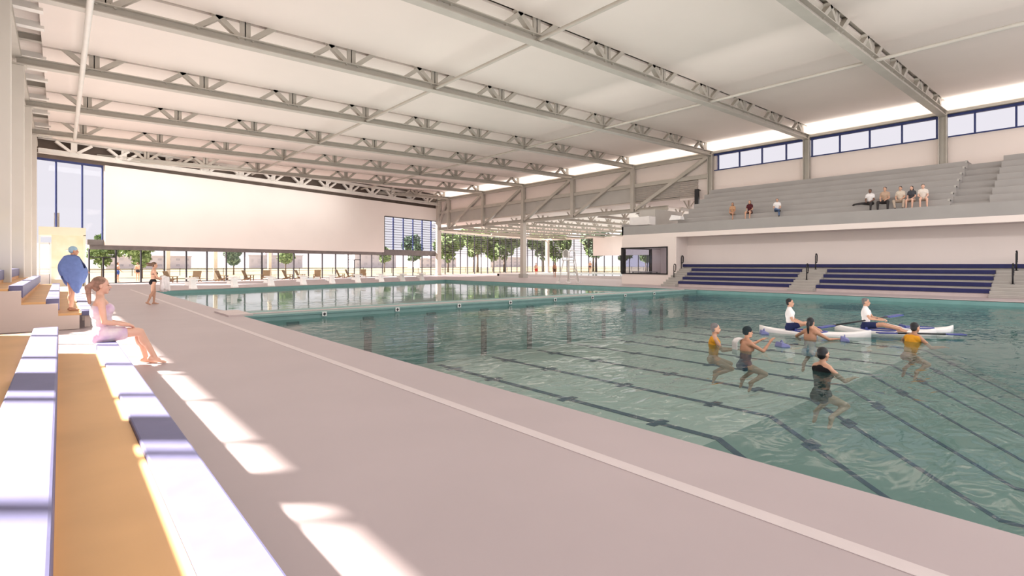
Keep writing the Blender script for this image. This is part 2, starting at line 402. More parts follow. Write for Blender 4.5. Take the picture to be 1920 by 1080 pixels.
def boxcol(x, y, z1, label, w=.5):
    e = empty('steel_column', (x, y, 0), 0, label, 'column')
    MB().box(x - w / 2, x + w / 2, y - w / 2, y + w / 2, 0, z1).build('shaft', M['column'], e, .02)
    MB().box(x - w * .7, x + w * .7, y - w * .7, y + w * .7, 0, .04).build('base_plate', M['steel'], e)
    MB().box(x - w * .65, x + w * .65, y - w * .65, y + w * .65, z1, z1 + .06).build('cap_plate', M['steel'], e)
    return e
for y, lb in ((23.3, 'nearest and widest white column on the left edge'), (31.4, 'second white column along the left wall, behind the widest one'), (39.4, 'third white column along the left wall'), (47.5, 'slim white column farthest along the left wall')):
    boxcol(-1.45, y, 10.25, lb)
e = empty('steel_column', (-1.78, 6.49, 0), 0, 'white column standing beside the near bleacher, outside the picture', 'column')
MB().box(-1.9, -1.64, 6.2, 6.78, 0, 10.2).build('shaft', M['steel_w'], e)

# ------------------------------------------------------------------ roof trusses
NODES = [1.2 + 4.5 * k for k in range(10)]
def truss(P0, P1, ms, label, nodes, zf, depth=1.0):
    """P0,P1 in plan; nodes are distances along; zf gives underside height at a plan point"""
    P0 = V((*P0, 0)); P1 = V((*P1, 0)); d = (P1 - P0).normalized(); L = (P1 - P0).length
    def pt(s, dz): q = P0 + d * s; return V((q.x, q.y, zf(q.x) + dz))
    root = empty('roof_truss', pt(L / 2, 0), 0, label, 'truss', 'roof trusses over the pool hall')
    MB().ibeam(pt(0, .18), pt(L, .18), .42, .36, .04).build('bottom_chord', M[ms], root)
    MB().ibeam(pt(0, depth + .3), pt(L, depth + .3), .28, .3).build('top_chord', M[ms], root)
    for s in nodes:
        if s < .2 or s > L - .2: continue
        MB().beam(pt(s - .09, .3), pt(s - .09, depth + .16), .06, .22, d).beam(pt(s + .09, .3), pt(s + .09, depth + .16), .06, .22, d).build('web_post', M[ms], root)
        for q in (-1, 1):
            e_ = s + q * 1.15
            if 0 < e_ < L: MB().beam(pt(s + q * .2, .34), pt(e_, depth + .12), .24, .2).build('web_diagonal', M[ms], root)
        e_ = s + 2.75
        if e_ + .9 < L: MB().beam(pt(e_, .34), pt(e_ + 1.0, depth + .12), .24, .18).build('web_diagonal', M[ms], root)
    return root
names = ['roof truss reaching the top right corner, first from the camera', 'second roof truss from the camera, cut by the top edge', 'third roof truss from the camera, starting at the upper left',
         'fourth roof truss from the camera, meeting the second left column', 'fifth roof truss from the camera', 'sixth roof truss from the camera', 'seventh roof truss from the camera, near the far wall', 'short roof truss in the far right corner of the hall']
for y, lb in zip(RY, names):
    x0 = -1.45
    if y > 54: x0 = max(x0, (y - 55) / .28 + .5)
    truss((x0, y), (XC - .1, y), 'steel', lb, [n - x0 for n in NODES if n > x0 + .3], chordz)
a = W(-1.5, .75); b = W(XC - .3, .75)
truss(a.xy, b.xy, 'steel_w', 'roof truss running along the top of the far white wall', [2.2 + 3.4 * k for k in range(13)], lambda X: 10.12 + .004 * X, .95)  # white steel here paints in the haze over this distant truss
# bracing pipes under the trusses
for X, lb, mm, y1 in ((.75, 'white pipe running along the ceiling at the left', 'steel_w', 47.4), (14.7, 'slim bracing pipe crossing the trusses at mid ceiling', 'steel', 57.5), (28.2, 'slim bracing pipe crossing the trusses at right of the ceiling', 'steel', 61.5)):
    z = chordz(X) - (.05 if X < 2 else -.15)
    tag(MB().tube([(X, -6, z), (X, 20, z), (X, y1, z)], .1 if X < 2 else .085, 10).build('bracing_pipe', M[mm]), lb, 'pipe', kind='thing')

# ceiling boards, one per bay
for i, (y0, y1) in enumerate(zip([-3.5] + RY, RY + [69])):
    m = MB(); x0, x1 = -.62, XC - .02
    g_ = .12
    yl = min(y1, wallY(x0) - .2); yr = min(y1, wallY(x1) - .2)
    if y0 > 54: x0 = (y0 - 55) / .28 + .9; yl = y0 + g_ + .1
    if y0 + g_ >= yr: continue
    pl = [(x0, y0 + g_), (x1, y0 + g_)] + ([(x1, yr - g_)] if yr < y1 else [(x1, yr - g_)]) + ([((y1 - 55) / .28 + .9, y1 - g_)] if (yl < y1 and yr >= y1 and y1 > 54) else []) + [(x0, yl - g_)]
    n = len(pl)
    m.add([(x, y, ceilz(x)) for x, y in pl] + [(x, y, ceilz(x) + .1) for x, y in pl],
          [tuple(range(n))[::-1], tuple(range(n, 2 * n))] + [(k, (k + 1) % n, n + (k + 1) % n, n + k) for k in range(n)])
    struct(m.build('ceiling', M['ceiling']))
m = MB(); m.hexa([(-2.2, -3.5, 12.0), (XC + .3, -3.5, 12.45), (XC + .3, 69, 12.45), (-2.2, 55, 12.0), (-2.2, -3.5, 12.2), (XC + .3, -3.5, 12.65), (XC + .3, 69, 12.65), (-2.2, 55, 12.2)])
struct(m.build('roof', M['roofdeck']))
k = 0
for y in [v for y0 in RY[1:7] for v in (y0 + 1.7, y0 + 3.6, y0 + 5.6)]:
    if y < 54: tag(MB().box(-1.95, -.5, y - .18, y + .18, 11.2, 11.45).build('roof_purlin', M['steel_w']), 'short grey purlin over the open strip along the left wall', 'purlin', 'purlins over the left strip', 'thing')
tag(MB().box(-1.6, -1.3, 5, 54, 10.6, 10.9).build('eave_beam', M['steel']), 'grey eave beam over the left columns', 'beam', kind='thing')

# ------------------------------------------------------------------ transfer truss on the right column line
tt = empty('transfer_truss', (XC - .25, 47, 6.85), 0, 'grey transfer truss with long diagonals over the opening at the right', 'truss')
xx = XC - .25
MB().ibeam((xx, 27.5, 6.85), (xx, 68, 6.85), .36, .4).build('bottom_chord', M['steel'], tt)
MB().ibeam((xx, 23.3, 11.05), (xx, 68, 11.05), .36, .34).build('top_chord', M['steel'], tt)
for y in RY[3:]:
    MB().box(xx - .2, xx + .2, y - .19, y + .19, 6.7, 11.2).build('web_post', M['steel'], tt)
for y0, y1 in zip(RY[2:], RY[3:]):
    MB().beam((xx, y0 + .25, 10.9), (xx, y1 - .3, 6.95), .32, .3).build('web_diagonal', M['steel'], tt)
MB().beam((xx, 63.9, 10.9), (xx, 66.6, 7.), .3, .26).build('web_diagonal', M['steel'], tt)
boxcol(XC - .25, 47.5, 6.7, 'white column standing alone under the transfer truss', .55)
boxcol(XC - .35, 66.2, 10.9, 'white corner column where the far wall meets the opening', .6)
MB_s = MB().box(XC - .65, XC + .15, 47.1, 47.9, 0.0, .5)
tag(MB_s.build('column_guard', M['panelgrey']), 'grey guard at the foot of the lone white column', 'guard', kind='thing')

# ------------------------------------------------------------------ leisure hall beyond the opening
AX = 74.2
w6 = MB(); wbox(w6, XC, AX, 6.4, 6.7, -.1, .1); wbox(w6, XC, AX, 0, .1, -.08, .08); w6 = w6.build('window_6', M['steel_w']); struct(w6, 'glass wall of the leisure hall beyond the opening', 'window')
m = MB(); wbox(m, XC, AX, .1, 6.4, -.02, -.01); m.build('pane', M['glass'], w6)
for k in range(17):
    X = 44.44 + 1.75 * k; m = MB(); wbox(m, X - .055, X + .055, 0, 6.5, -.07, .07); m.build('mullion', M['frame'], w6)
for k in range(10):
    z = 3.3 + k * .33; m = MB(); wbox(m, XC, AX, z, z + .055, -.4, -.25); m.build('louvre_blade', M['louvre'], w6)
w7 = MB().box(AX - .1, AX + .1, 63.4, wallY(AX), 6.4, 6.7).box(AX - .08, AX + .08, 54, wallY(AX), 0, .1).build('window_7', M['steel_w']); struct(w7, 'right hand glass wall of the leisure hall', 'window')
MB().box(AX + .01, AX + .02, 40, wallY(AX), .1, 6.5).build('pane', M['glass'], w7)
for y in [73.9 - 1.84 * k for k in range(18)]:
    MB().box(AX - .06, AX + .06, y - .05, y + .05, 0, 6.5 if y > 63 else 3.2).build('mullion', M['frame'], w7)
for k in range(10):
    z = 3.3 + k * .33; MB().box(AX + .25, AX + .4, 63.4, wallY(AX), z, z + .055).build('louvre_blade', M['louvre'], w7)
struct(MB().box(AX - .3, AX + .3, 40, 63.4, 3.2, 6.6).build('wall_leisure', M['wallw']), 'white panel wall above low windows in the leisure hall', 'wall')
boxcol(AX - .4, wallY(AX) - .6, 6.5, 'white corner column of the leisure hall', .6)
m = MB(); slab(m, [(XC + .2, 22.9), (AX + .5, 22.9), (AX + .5, wallY(AX)), (XC + .2, wallY(XC))], 7.6, 7.75)
struct(m.build('ceiling_leisure', M['ceiling']))
for i, y in enumerate((26.5, 31.4, 36.3, 41.2, 46.1, 51, 55.9, 60.8, 65.7, 70.5)):
    x0 = XC + .3
    if y > 66: x0 = (y - 55) / .28 + .5
    root = empty('leisure_hall_truss', ((x0 + AX) / 2, y, 6.7), 0, 'low grey truss under the leisure hall roof', 'truss', 'low trusses in the leisure hall')
    MB().ibeam((x0, y, 6.7), (AX, y, 6.55), .3, .28).build('bottom_chord', M['steel'], root)
    s = x0 + 1.4
    while s < AX - 1:
        MB().beam((s, y, 6.8), (s, y, 7.56), .16, .2).beam((s + .1, y, 6.8), (s + .9, y, 7.52), .12, .12).beam((s - .1, y, 6.8), (s - .9, y, 7.52), .12, .12).build('web_panel', M['steel'], root); s += 3.2
# leisure pool
lp = empty('leisure_pool', (57, 46, 0), 0, 'low leisure pool with a pale kerb in the hall beyond', 'pool')
m = MB(); m.box(47, 68, 33, 33.4, 0, .3); m.box(47, 68, 57.6, 58, 0, .3); m.box(47, 47.4, 33, 58, 0, .3); m.box(67.6, 68, 33, 58, 0, .3); m.build('kerb', M['white'], lp)
MB().box(47.4, 67.6, 33.4, 57.6, .02, .12).build('water', M['leisure'], lp)

# ------------------------------------------------------------------ control room under the stand
RX = 35.6
m = MB()
m.box(RX, RX + .15, 22.4, 27.4, 0, .86); m.box(RX, RX + .15, 22.4, 27.4, 2.96, 3.7); m.box(RX, RX + .15, 22.4, 23.05, .86, 2.96)
m.box(RX + .02, 37.3, 22.3, 22.45, 0, 3.7); m.box(RX + .15, 41, 27.25, 27.4, 0, .86); m.box(RX + .15, 41, 27.25, 27.4, 2.96, 3.7); m.box(39.6, 41, 27.25, 27.4, .8, 3)
struct(m.build('wall_office', M['wall']), 'pinkish walls of the lifeguard room under the stand', 'wall')
w8 = MB(); w8.box(RX - .05, RX + .1, 23.02, 27.42, .82, .92).box(RX - .05, RX + .1, 23.02, 27.42, 2.9, 3.0).box(RX - .05, RX + .1, 23.02, 23.12, .86, 2.96).box(RX - .05, RX + .3, 27.22, 27.45, .82, 3.0)
w8.box(39.5, 39.62, 27.2, 27.45, .82, 3.).box(RX, 39.6, 27.2, 27.45, .82, .9).box(RX, 39.6, 27.2, 27.45, 2.9, 3.0)
w8 = w8.build('window_8', M['black']); struct(w8, 'black framed corner window of the lifeguard room', 'window')
MB().box(RX + .03, RX + .04, 23.1, 27.25, .9, 2.92).build('pane', M['glass_dark'], w8)
MB().box(RX + .3, 39.5, 27.32, 27.33, .9, 2.92).build('pane', M['glass_dark'], w8)
m = MB().box(41, 41.2, 22.4, 27.4, 0, 4)
struct(m.build('wall_office_back', M['wall']))
dk = empty('office_desk', (37.2, 26.4, 0), 0, 'low grey desk inside the lifeguard room window', 'desk')
MB().box(36.6, 37.8, 25.4, 27.1, .95, 1.02).build('desk_top', M['panelgrey'], dk)
for x, y in ((36.65, 25.45), (37.75, 25.45), (36.65, 27.05), (37.75, 27.05)): MB().box(x - .03, x + .03, y - .03, y + .03, 0, .95).build('leg', M['frame'], dk)

# ------------------------------------------------------------------ upper grey stand
gs = empty('grandstand', (39, 10, 4.04), 0, 'grey stepped upper stand along the right side', 'grandstand')
# soffit and fascia
MB().box(RX, 37.3, -8, 27.3, 3.7, 4.04).box(37.2, XC, -8, 27.3, 3.78, 4.04).build('fascia', M['wall'], gs)
MB().box(RX, RX + .18, -8, 27.4, 4.04, 4.74).box(RX, 38.2, 27.25, 27.4, 4.04, 4.95).build('parapet', M['stand'], gs)
MB().box(RX + .18, 36.6, -8, 27.25, 4.04, 4.70).build('front_walkway', M['stand'], gs)
def tx(k): return 36.6 + .8 * k
def tz(k): return 5.14 + .45 * k
for k in range(7):
    x1 = XC - .02 if k == 6 else tx(k + 1) + .02
    for y0, y1, up in ((6.2, 22.8, 0), (-8, 4.6, .07)):
        MB().box(tx(k), x1, y0, y1, 4.04, tz(k) + up).build('seat_tier', M['stand'], gs, .015)
    MB().box(tx(k) + .1, x1 + .1, 4.6, 6.2, 4.04, tz(k) - .22).build('aisle_step', M['standaisle'], gs)
    MB().box(tx(k) - .02, tx(k) + .25, 6.2, 6.3, tz(k) - .1, tz(k) + .03).build('step_nosing', M['panelgrey'], gs)
MB().box(36.6, 38, 22.8, 27.25, 4.04, 4.72).build('end_landing', M['stand'], gs)
tag(MB().hexa([(35.55, 21.9, 5.0), (36.1, 21.9, 5.0), (36.1, 22.9, 5.0), (35.55, 22.9, 5.0), (35.6, 21.9, 5.25), (36., 21.9, 5.25), (36., 22.7, 5.42), (35.6, 22.7, 5.42)]).build('equipment_cover', M['white']), 'small white wedge cover on the stand parapet near its left end', 'cover')
ub = empty('air_handling_unit', (39.3, 28.6, 4.0), 0, 'white and grey air unit box behind the left end of the stand', 'air unit')
MB().box(37.3, 38.2, 25.9, 27.9, 4.95, 5.65).build('casing', M['white'], ub)
MB().box(38.3, 42.5, 26.0, 27.6, 5.2, 6.3).build('grille', M['panelgrey'], ub)
MB().box(38.3, 42.5, 26.0, 27.6, 4.04, 5.2).build('support', M['panelgrey'], ub)
# wall behind the low bleachers
struct(MB().box(37.2, 37.4, -8, 22.45, 0, 3.75).build('wall_bleacher', M['wall']), 'pinkish wall behind the navy bleachers', 'wall')
sp = empty('loudspeaker', (XC - .5, 24.4, 6), 0, 'tall black line speaker hanging left of the grey stand', 'loudspeaker')
MB().box(XC - .65, XC - .4, 24.25, 24.6, 6.2, 8.2).build('cabinet', M['black'], sp, .02)
MB().box(XC - .5, XC, 24.38, 24.46, 8.1, 8.18).build('bracket', M['black'], sp)

# ------------------------------------------------------------------ right bleachers (navy benches)
def bx_(r): return 34.1 + .6 * r
def bz_(r): return .40 + .305 * r
secs = [(13.5, 21.2, 'left bank of navy bleacher benches under the grey stand'), (4.3, 12.0, 'middle bank of navy bleacher benches under the grey stand'), (-8, 2.7, 'nearest bank of navy bleacher benches at the right edge')]
for y0, y1, lb in secs:
    e = empty('bleacher', (34.1, (y0 + y1) / 2, 0), 0, lb, 'bleacher')
    for r in range(4):
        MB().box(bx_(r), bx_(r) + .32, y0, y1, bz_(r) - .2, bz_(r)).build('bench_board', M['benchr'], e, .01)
        MB().box(bx_(r) + .04, bx_(r) + .64, y0, y1, 0, bz_(r) - .2).build('riser', M['concrete'] if r else M['coping'], e)
e = empty('top_bench', (36.6, 8, 0), 0, 'long continuous navy back bench against the pinkish wall', 'bench')
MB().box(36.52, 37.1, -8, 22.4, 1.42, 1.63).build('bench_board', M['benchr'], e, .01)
MB().box(36.6, 37.18, -8, 22.4, 0, 1.42).build('riser', M['concrete'], e)
for (y0, y1), lb in zip(((21.2, 22.4), (12.0, 13.5), (2.7, 4.3)), ('concrete stair at the left end of the navy bleachers', 'concrete stair between the two long navy benches', 'concrete stair at the right edge between navy benches')):
    e = empty('bleacher_stair', (34, (y0 + y1) / 2, 0), 0, lb, 'stair')
    for k in range(8):
        x = 33.7 + .33 * k
        st_ = MB().box(x, 36.5, y0 + .01, y1 - .01, .16 * k, .16 * (k + 1)).build('step', M['concrete'], e, .015)
        MB().box(x - .012, x + .05, y0 + .02, y1 - .02, .16 * (k + 1) - .035, .16 * (k + 1) + .004).build('nosing', M['panelgrey'], st_)
def handrail(x, y, z, label):
    pts = [(0, 0, 0), (0, 0, .42)]
    loop = []
    for k in range(17):
        a_ = math.pi * k / 16
        loop.append((0.0, .0 - .19 * (1 - math.cos(a_)) * .5 * 2 + .0, .86 + .13 * math.sin(a_)))
    path = [(0, 0, 0), (0, 0, .3), (0, 0, .6), (0, 0, .8)] + [(0, -.16 + .16 * math.cos(math.pi * k / 10), .84 + .16 * math.sin(math.pi * k / 10)) for k in range(11)] + [(0, -.32, .8), (0, -.3, .58)] + [(0, -.16 - .14 * math.cos(math.pi * k / 6), .54 - .1 * math.sin(math.pi * k / 6)) for k in range(6)] + [(0, 0, .5)]
    path = [(-py * .8, 0, pz) for px, py, pz in path]   # the loop stands along the run of the stair
    e = empty('handrail', (x, y, z), 0, label, 'handrail')
    MB().tube(path, .035, 8).build('rail', M['black'], e, local=True)
    MB().tube([(0, 0, 0), (0, 0, .03)], .08, 10).build('base_flange', M['black'], e, local=True)
for x, y, z, lb in ((34.9, 22.05, .64, 'lower black handrail on the left end stair'), (36.2, 22.2, 1.28, 'upper black handrail on the left end stair'),
                    (34.9, 12.8, .64, 'lower black handrail on the middle stair'), (36.2, 12.75, 1.28, 'upper black handrail on the middle stair'),
                    (34.9, 3.55, .64, 'lower black handrail at the right edge of the bleachers'), (36.2, 3.55, 1.28, 'upper black handrail at the right edge of the bleachers')):
    handrail(x, y, z, lb)

# ------------------------------------------------------------------ left bleachers
BXL = [(.40, .65), (-.27, -.02), (-.93, -.68), (-1.6, -1.35)]; BZL = [.43, .764, 1.10, 1.43]
def left_bleacher(y0, y1s, label, extra=0.):
    e = empty('bleacher', (-.4, (y0 + y1s[0]) / 2, 0), 0, label, 'bleacher')
    for r, ((xa, xb), z) in enumerate(zip(BXL, BZL)):
        th = .30 if r else .12
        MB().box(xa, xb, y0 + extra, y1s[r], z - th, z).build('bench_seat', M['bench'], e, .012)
        if r == 0:
            yb = y0 + extra + .15
            while yb < y1s[0]:
                MB().box(.47, .58, yb, yb + .08, 0.012, .31).build('bench_leg', M['panel'], e); yb += 2.0
    for r in range(1, 4):
        xa = BXL[r][0]; xb = BXL[r - 1][0] if r == 1 else BXL[r - 1][0]
        z = (.40, .70, 1.03)[r - 1]
        MB().box(BXL[r][1] - .04, xb - .002, y0, y1s[r], z - .05, z).build('footboard', M['wood'], e)
        MB().box(BXL[r][1] - .06, BXL[r][1] - .02, y0, y1s[r], z, BZL[r] - .28).build('riser', M['wood'], e)
    # stepped end panel
    prof = [(.36, .012), (.36, .35), (-.04, .35), (-.04, .65), (-.7, .65), (-.7, .98), (-1.62, .98), (-1.62, .012)]
    MB().prism(prof, y0 - .03, y0).build('end_panel', M['panel'], e)
    MB().prism(prof, y1s[3], y1s[3] + .03).build('end_panel', M['panel'], e)
    return e
left_bleacher(-1.5, [10.55, 9.36, 9.36, 9.36], 'near left bleacher with blue benches in bright sunlight')
left_bleacher(16.9, [30, 31, 32, 32], 'far left bleacher behind the seated woman', .25)

# ------------------------------------------------------------------ starting blocks and deck chairs at the far end
def starting_block(loc, rz, label):
    e = empty('starting_block', loc, rz, label, 'starting block', 'starting blocks along the far pool edge')
    m = MB(); m.hexa([(-.3, -.35, .6), (.3, -.35, .6), (.3, .35, .7), (-.3, .35, .7), (-.3, -.35, .66), (.3, -.35, .66), (.3, .35, .76), (-.3, .35, .76)])
    m.build('platform', M['white'], e, .01, local=True)
    m = MB(); m.hexa([(-.2, -.28, 0), (.2, -.28, 0), (.2, .05, 0), (-.2, .05, 0), (-.14, -.1, .62), (.14, -.1, .62), (.14, .16, .65), (-.14, .16, .65)])
    m.build('pedestal', M['white'], e, .01, local=True)
    MB().box(-.22, .22, .3, .55, .25, .3).box(-.22, -.17, .1, .5, .25, .5).box(.17, .22, .1, .5, .25, .5).build('step', M['white'], e, local=True)
    MB().tube([(-.22, -.3, .66), (-.22, -.34, .78), (.22, -.34, .78), (.22, -.3, .66)], .02).build('grab_bar', M['white'], e, local=True)
    return e
skew = math.atan(.322)
ordn = ['first', 'second', 'third', 'fourth', 'fifth', 'sixth', 'seventh', 'eighth', 'ninth', 'tenth']
proto = None
for k, X in enumerate(LX[:9]):
    X = X + .7
    loc = (X, edgeY(X) + .55, 0); lb = 'white starting block on the far pool edge, %s from the left' % ordn[k]
    if proto is None: proto = starting_block(loc, skew, lb)
    else:
        o = copy_tree(proto); o.location = loc; o['label'] = lb
def deck_chair(loc, rz, label):
    e = empty('deck_chair', loc, rz, label, 'deck chair', 'tan deck chairs by the far windows')
    m = MB(); m.hexa([(-.32, -.38, .28), (.32, -.38, .28), (.32, .2, .2), (-.32, .2, .2), (-.32, -.38, .33), (.32, -.38, .33), (.32, .2, .25), (-.32, .2, .25)]); m.build('seat', M['tan'], e, .01, local=True)
    m = MB(); m.hexa([(-.32, .14, .2), (.32, .14, .2), (.32, .2, .2), (-.32, .2, .2), (-.36, .5, 1.02), (.36, .5, 1.02), (.36, .56, 1.0), (-.36, .56, 1.0)]); m.build('backrest', M['tan'], e, .01, local=True)
    for s in (-1, 1):
        MB().box(s * .36 - .05, s * .36 + .05, -.42, .3, .5, .54).build('armrest', M['tan'], e, local=True)
        MB().box(s * .36 - .03, s * .36 + .03, -.38, -.3, 0, .5).build('leg', M['tan'], e, local=True)
        MB().beam((s * .33, -.1, .24), (s * .33, .55, .03), .05, .1).build('leg', M['tan'], e, local=True)
    return e
proto = None
chairs = [(7.05, 1), (9.05, -1), (11.4, 1), (13.9, 1), (15.65, -1), (18.1, 1), (19.55, 1), (21.6, -1), (24.7, 1), (26.0, 1), (27.9, -1)]
for k, (X, s) in enumerate(chairs):
    p = W(X, 1.6); rz = math.atan(.28) + (R(38) if s > 0 else R(-42)); 
    lb = 'tan reclined deck chair by the far windows, %s from the left' % (ordn + ['eleventh'])[k]
    if proto is None: proto = deck_chair(p, rz, lb)
    else:
        o = copy_tree(proto); o.location = p; o.rotation_euler.z = rz; o['label'] = lb

# lifeguard chair
lg = empty('lifeguard_chair', (33.6, 31.6, 0), R(10), 'tall white lifeguard chair with curved rails on the far right deck', 'lifeguard chair')
def L_(name, mb, mm): return mb.build(name, M[mm], lg, local=True)
for x, y in ((-.75, -.55), (.75, -.55), (-.75, .55), (.75, .55)):
    L_('leg', MB().tube([(x, y, 0), (x * .45, y * .5, 2.0)], .05), 'steel_w')
    L_('foot', MB().box(x - .16, x + .16, y - .16, y + .16, 0, .12), 'white')
L_('platform', MB().box(-.42, .42, -.42, .42, 1.95, 2.02), 'steel_w')
L_('seat', MB().box(-.3, .3, -.25, .3, 2.2, 2.3).box(-.3, .3, .25, .32, 2.3, 2.85), 'panelgrey')
for x in (-.5, .5):
    L_('curved_rail', MB().tube([(x * 1.45, -.6, .1), (x * 1.2, -.45, 1.2), (x, -.35, 2.2)] + [(x, -.35 + .3 * (1 - math.cos(a * .26)), 2.5 + .38 * math.sin(a * .26)) for a in range(0, 13)] + [(x, .3, 1.95)], .035), 'steel_w')
for k in range(6):
    z = .35 + k * .28; w_ = .75 - .3 * z / 2 * 1.1
    L_('rung', MB().tube([(-w_ * .95, -.55 * (1 - z / 4), z), (w_ * .95, -.55 * (1 - z / 4), z)], .025), 'steel_w')

# ------------------------------------------------------------------ outside: posts, buildings, trees
for k, X in enumerate((.9, 9.2, 13.6, 19.5)):
    p = W(X, -4.2)
    e = empty('canopy_post', p, 0, 'cream post outside the far windows, %s from the left' % ordn[k], 'post', 'cream posts outside')
    MB().box(p.x - .17, p.x + .17, p.y - .17, p.y + .17, 0, 6).build('shaft', M['post'], e)
    MB().box(p.x - .3, p.x + .3, p.y - .3, p.y + .3, -.05, .12).build('base', M['post'], e)
def building(x, y, w, d, h, label, mm='bld', nw=6, rows=2):
    e = empty('building', (x, y, 0), 0, label, 'building', 'pale buildings beyond the field')
    MB().box(x, x + w, y, y + d, -.1, h).build('walls', M[mm], e)
    MB().box(x - .3, x + w + .3, y - .3, y + d + .3, h, h + .4).build('roof', M[mm], e)
    MB().box(x + w * .3, x + w * .45, y + 1, y + 3, h + .4, h + 2).build('rooftop_unit', M['bldgrey'], e)
    for r in range(rows):
        for k in range(nw):
            wx = x + w * (k + .3) / nw; z = h * (r + .35) / rows
            MB().box(wx, wx + w * .45 / nw, y - .08, y + .05, z, z + h * .38 / rows).build('window', M['bldwin'], e)
building(14, 270, 30, 12, 5, 'long pale building far off, behind the walking girl', 'bld', 9)
building(70, 280, 26, 12, 6, 'low pale building far off, left of the middle windows', 'bldgrey', 8, 1)
building(118, 265, 24, 12, 7, 'tall grey building far off behind the middle windows', 'bldgrey', 6, 2)
building(160, 270, 26, 14, 5, 'pale building far off to the right of the grey one', 'bld', 7)
building(205, 260, 30, 14, 6, 'tall pale building far off behind the louvred window', 'bld', 8, 3)
fe = empty('field_fence', (30, 95, 0), 0, 'thin dark rail fence across the field outside', 'fence')
for z in (.5, .95): MB().box(-40, 150, 94.97, 95.03, z, z + .05).build('rail', M['frame'], fe)
for k in range(32): MB().box(-40 + 6 * k - .04, -40 + 6 * k + .04, 94.96, 95.04, -.1, 1.05).build('fence_post', M['frame'], fe)

def tree_meshes(seed, lm, n=2600, sx=1., leaf=.26):
    r = random.Random(seed)
    blobs = []
    for k in range(11):
        a = r.uniform(0, 6.28); q = r.uniform(.1, 1.) ; z = r.uniform(-1., 1.)
        rad = math.sqrt(max(.05, 1 - z * z)) * q * 1.35 * sx
        blobs.append((V((math.cos(a) * rad, math.sin(a) * rad, 3.6 + z * 1.35)), r.uniform(.65, 1.05)))
    mb = MB()
    for k in range(n):
        c, rr = r.choice(blobs)
        d = V((r.gauss(0, 1), r.gauss(0, 1), r.gauss(0, 1))).normalized()
        p = c + d * rr * (r.random() ** .35)
        q = Quaternion((r.gauss(0, 1), r.gauss(0, 1), r.gauss(0, 1), r.gauss(0, 1))).normalized()
        s = leaf * r.uniform(.6, 1.2)
        a, b = q @ V((s, 0, 0)), q @ V((0, s * .6, 0))
        mb.add([p - a, p - b, p + a, p + b], [(0, 1, 2, 3)])
    tr = MB().tube([(0, 0, -.1), (.03, 0, 1.2), (-.02, .04, 2.4), (0, 0, 3.6)], [.14, .11, .09, .04])
    for k in range(5):
        a = k * 1.26; tr.tube([(0, 0, 1.9 + .25 * k), (.5 * math.cos(a), .5 * math.sin(a), 2.6 + .3 * k), (.95 * math.cos(a), .95 * math.sin(a), 3.1 + .3 * k)], [.05, .035, .015], 6)
    return mb, tr, lm
kinds = []
for sd, lm, sx, n in ((3, 'leaf', 1.25, 3000), (11, 'leaf2', .85, 2200), (23, 'leaf', 1.0, 2600)):
    mb, tr, lm = tree_meshes(sd, lm, n, sx)
    kinds.append((mb, tr, lm))
protos = [None] * 3
def tree(kind, x, y, s, rz, label):
    if protos[kind] is None:
        e = empty('tree', (x, y, -.05), rz); mb, tr, lm = kinds[kind]
        tr.build('trunk', M['bark'], e, local=True); mb.build('crown', M[lm], e, local=True); protos[kind] = e
    else: e = copy_tree(protos[kind])
    e.location = (x, y, -.08); e.rotation_euler.z = rz; e.scale = (s, s, s)
    tag(e, label, 'tree', 'trees outside the glass walls')
for a_ in ((0, 7.4, 77, 1.0, 0, 'broad green tree outside behind the walking girl'),
           (0, 4.0, 84, .95, 2, 'pale green tree outside behind the capped woman'),
           (1, 21.5, 95, .95, 1, 'round blue green tree outside with a thin trunk, left of the middle'),
           (2, 27.5, 88, .95, 2, 'green tree outside behind the cream post in the middle windows'),
           (2, 53, 104, 1.1, 4, 'small green tree outside behind the glazed exit door'),
           (0, 64, 96, 1.7, 1, 'large leafy tree outside at the left of the leisure hall glass'),
           (2, 71, 96, 1.8, 3, 'large leafy tree outside behind the middle of the leisure hall glass'),
           (0, 79, 99, 1.9, 5, 'large leafy tree outside near the lone white column'),
           (1, 60, 104, 1.5, 2, 'blue green tree set back behind the leisure hall glass'),
           (0, 93, 92, 1.9, 2, 'large leafy tree outside behind the corner of the leisure hall'),
           (2, 98, 84, 1.9, 4, 'leafy tree outside behind the lifeguard chair'),
           (1, 97, 74, 1.6, 1, 'blue green tree outside right of the lifeguard chair'),
           (2, 66, 88, 2.1, 0, 'tall pale tree outside close to the leisure hall glass'),
           (0, 75, 90, 2.2, 4, 'tall leafy tree outside right of the lone white column'),
           (0, 85, 88, 2.1, 1, 'tall leafy tree outside just left of the leisure hall corner'),
           (1, 92, 78, 2.0, 3, 'tall blue green tree outside between the corner column and the lifeguard chair'),
           (2, 91, 64, 1.1, 0, 'low leafy tree outside the low windows of the leisure hall'),
           (0, 92, 56, 1.2, 3, 'leafy tree outside seen through the lifeguard room window')):
    tree(*a_)
hb = MB()
r_ = random.Random(5)
for k in range(5200):
    p = V((-5.2 + r_.uniform(-.6, .6), r_.uniform(6, 90), r_.uniform(-.1, 1.35)))
    q = Quaternion((r_.gauss(0, 1), r_.gauss(0, 1), r_.gauss(0, 1), r_.gauss(0, 1))).normalized(); s = .2
    a, b = q @ V((s, 0, 0)), q @ V((0, s * .6, 0)); hb.add([p - a, p - b, p + a, p + b], [(0, 1, 2, 3)])
tag(hb.build('hedge', M['green_hedge']), 'dark green hedge outside the left ribbon window', 'hedge', kind='stuff')

